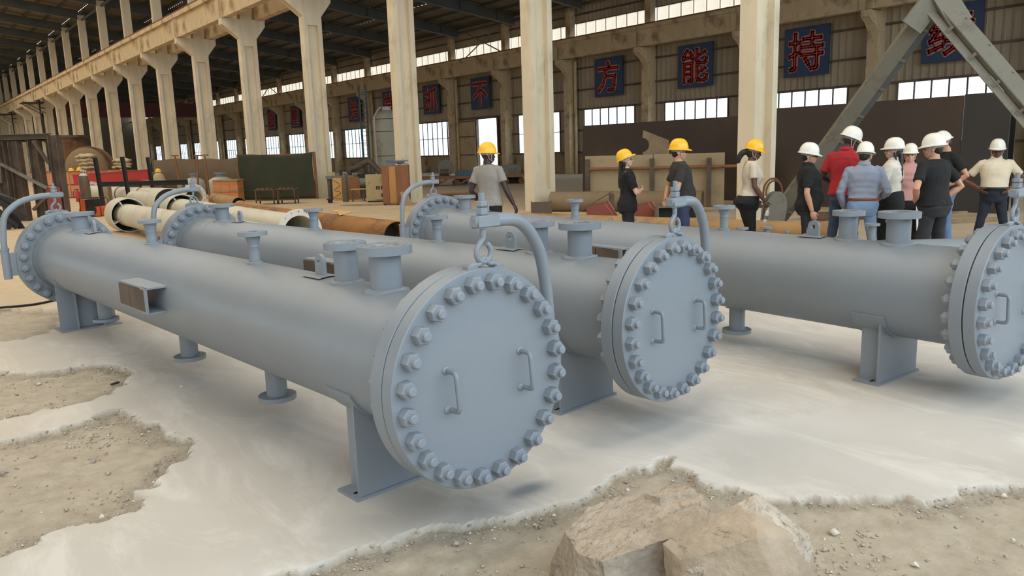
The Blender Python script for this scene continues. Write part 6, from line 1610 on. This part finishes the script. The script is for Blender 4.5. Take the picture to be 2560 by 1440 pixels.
# gravel along the broken slab edges
n = 60000
gx = NR.uniform(-.6, 4.9, n); gy = NR.uniform(.6, 8.4, n)
d = patch_d(gx, gy)
keep = (d < .03) & ((d > -.12) & (NR.rand(n) < .85) | (NR.rand(n) < .10 + .5 * np.clip(vnoise(gx, gy, 3, 9) * 2.2, 0, 1)))
g2 = (np.hypot((gx - 2.95) / .28, (gy - 1.5) / .16) < 1) & (NR.rand(n) < .9) | (np.hypot((gx - 1.86) / .12, (gy - 2.22) / .12) < 1) & (d < 0) | (np.hypot((gx - .95) / .28, (gy - 5.35) / .28) < 1) & (NR.rand(n) < .8) & (d < 0)
keep |= g2
keep &= (seg_dist(gx, gy, [p[:2] for p in bot1[:7]]) > .02) & (seg_dist(gx, gy, [p[:2] for p in bot2]) > .02)
gx, gy, dd = gx[keep], gy[keep], d[keep]
q = np.abs(NR.normal(.0036, .0026, len(gx))) + .0018
q = np.where(NR.rand(len(gx)) < .04, q * 2.2, q)
base = np.array([(0, 0, .8), (.9, 0, 0), (-.2, .9, .1), (-.8, -.3, -.1), (.2, -.9, 0), (.1, .1, -.7)])
tri = [(0, 1, 2), (0, 2, 3), (0, 3, 4), (0, 4, 1), (5, 2, 1), (5, 3, 2), (5, 4, 3), (5, 1, 4)]
V = []; F = []
for i in range(len(gx)):
    a = NR.rand() * 6.28; c, s = math.cos(a), math.sin(a)
    z = -.034 if dd[i] < -.015 else -.016
    jit = base * (1 + .35 * NR.randn(6, 3)) * q[i]
    V.append(np.stack([gx[i] + c * jit[:, 0] - s * jit[:, 1], gy[i] + s * jit[:, 0] + c * jit[:, 1], z + q[i] * .45 + jit[:, 2] * .7], -1))
V = np.concatenate(V)
me = bpy.data.meshes.new('gravel')
me.vertices.add(len(V)); me.vertices.foreach_set('co', V.ravel())
Fa = (np.array(tri)[None] + 6 * np.arange(len(gx))[:, None, None]).reshape(-1, 3)
me.loops.add(Fa.size); me.loops.foreach_set('vertex_index', Fa.ravel().astype(np.int32))
me.polygons.add(len(Fa)); me.polygons.foreach_set('loop_start', np.arange(0, Fa.size, 3, dtype=np.int32))
for m in pebm: me.materials.append(m)
me.polygons.foreach_set('material_index', np.repeat(NR.choice([0, 1, 1, 2], len(gx)), 8).astype(np.int32))
me.update(calc_edges=True)
tag(link('gravel', me), 'loose gravel along the broken concrete edges', 'gravel', None, 'stuff')
# black cable across the floor at far left
b = MB(); b.tube(catmull([(.2, 11.2, .014), (.9, 11.08, .014), (1.3, 11.0, .014), (1.7, 11.3, .014), (2.2, 11.9, .014)], 5), .014, 8)
t = b.build('cable', RUBBER); tag(t, 'black cable lying across the floor behind the nearest vessel', 'cable')
b = MB(); b.bx(.0, .22, -.02, .02, 0, .012); o = b.build('steel_chip', BLKST, None, 0); o.location = (1.2, 6.55, -.02); o.rotation_euler = (0, 0, .4); tag(o, 'small dark chip on the farther left dirt patch', 'chip'); o.scale = (.3, .5, 1)
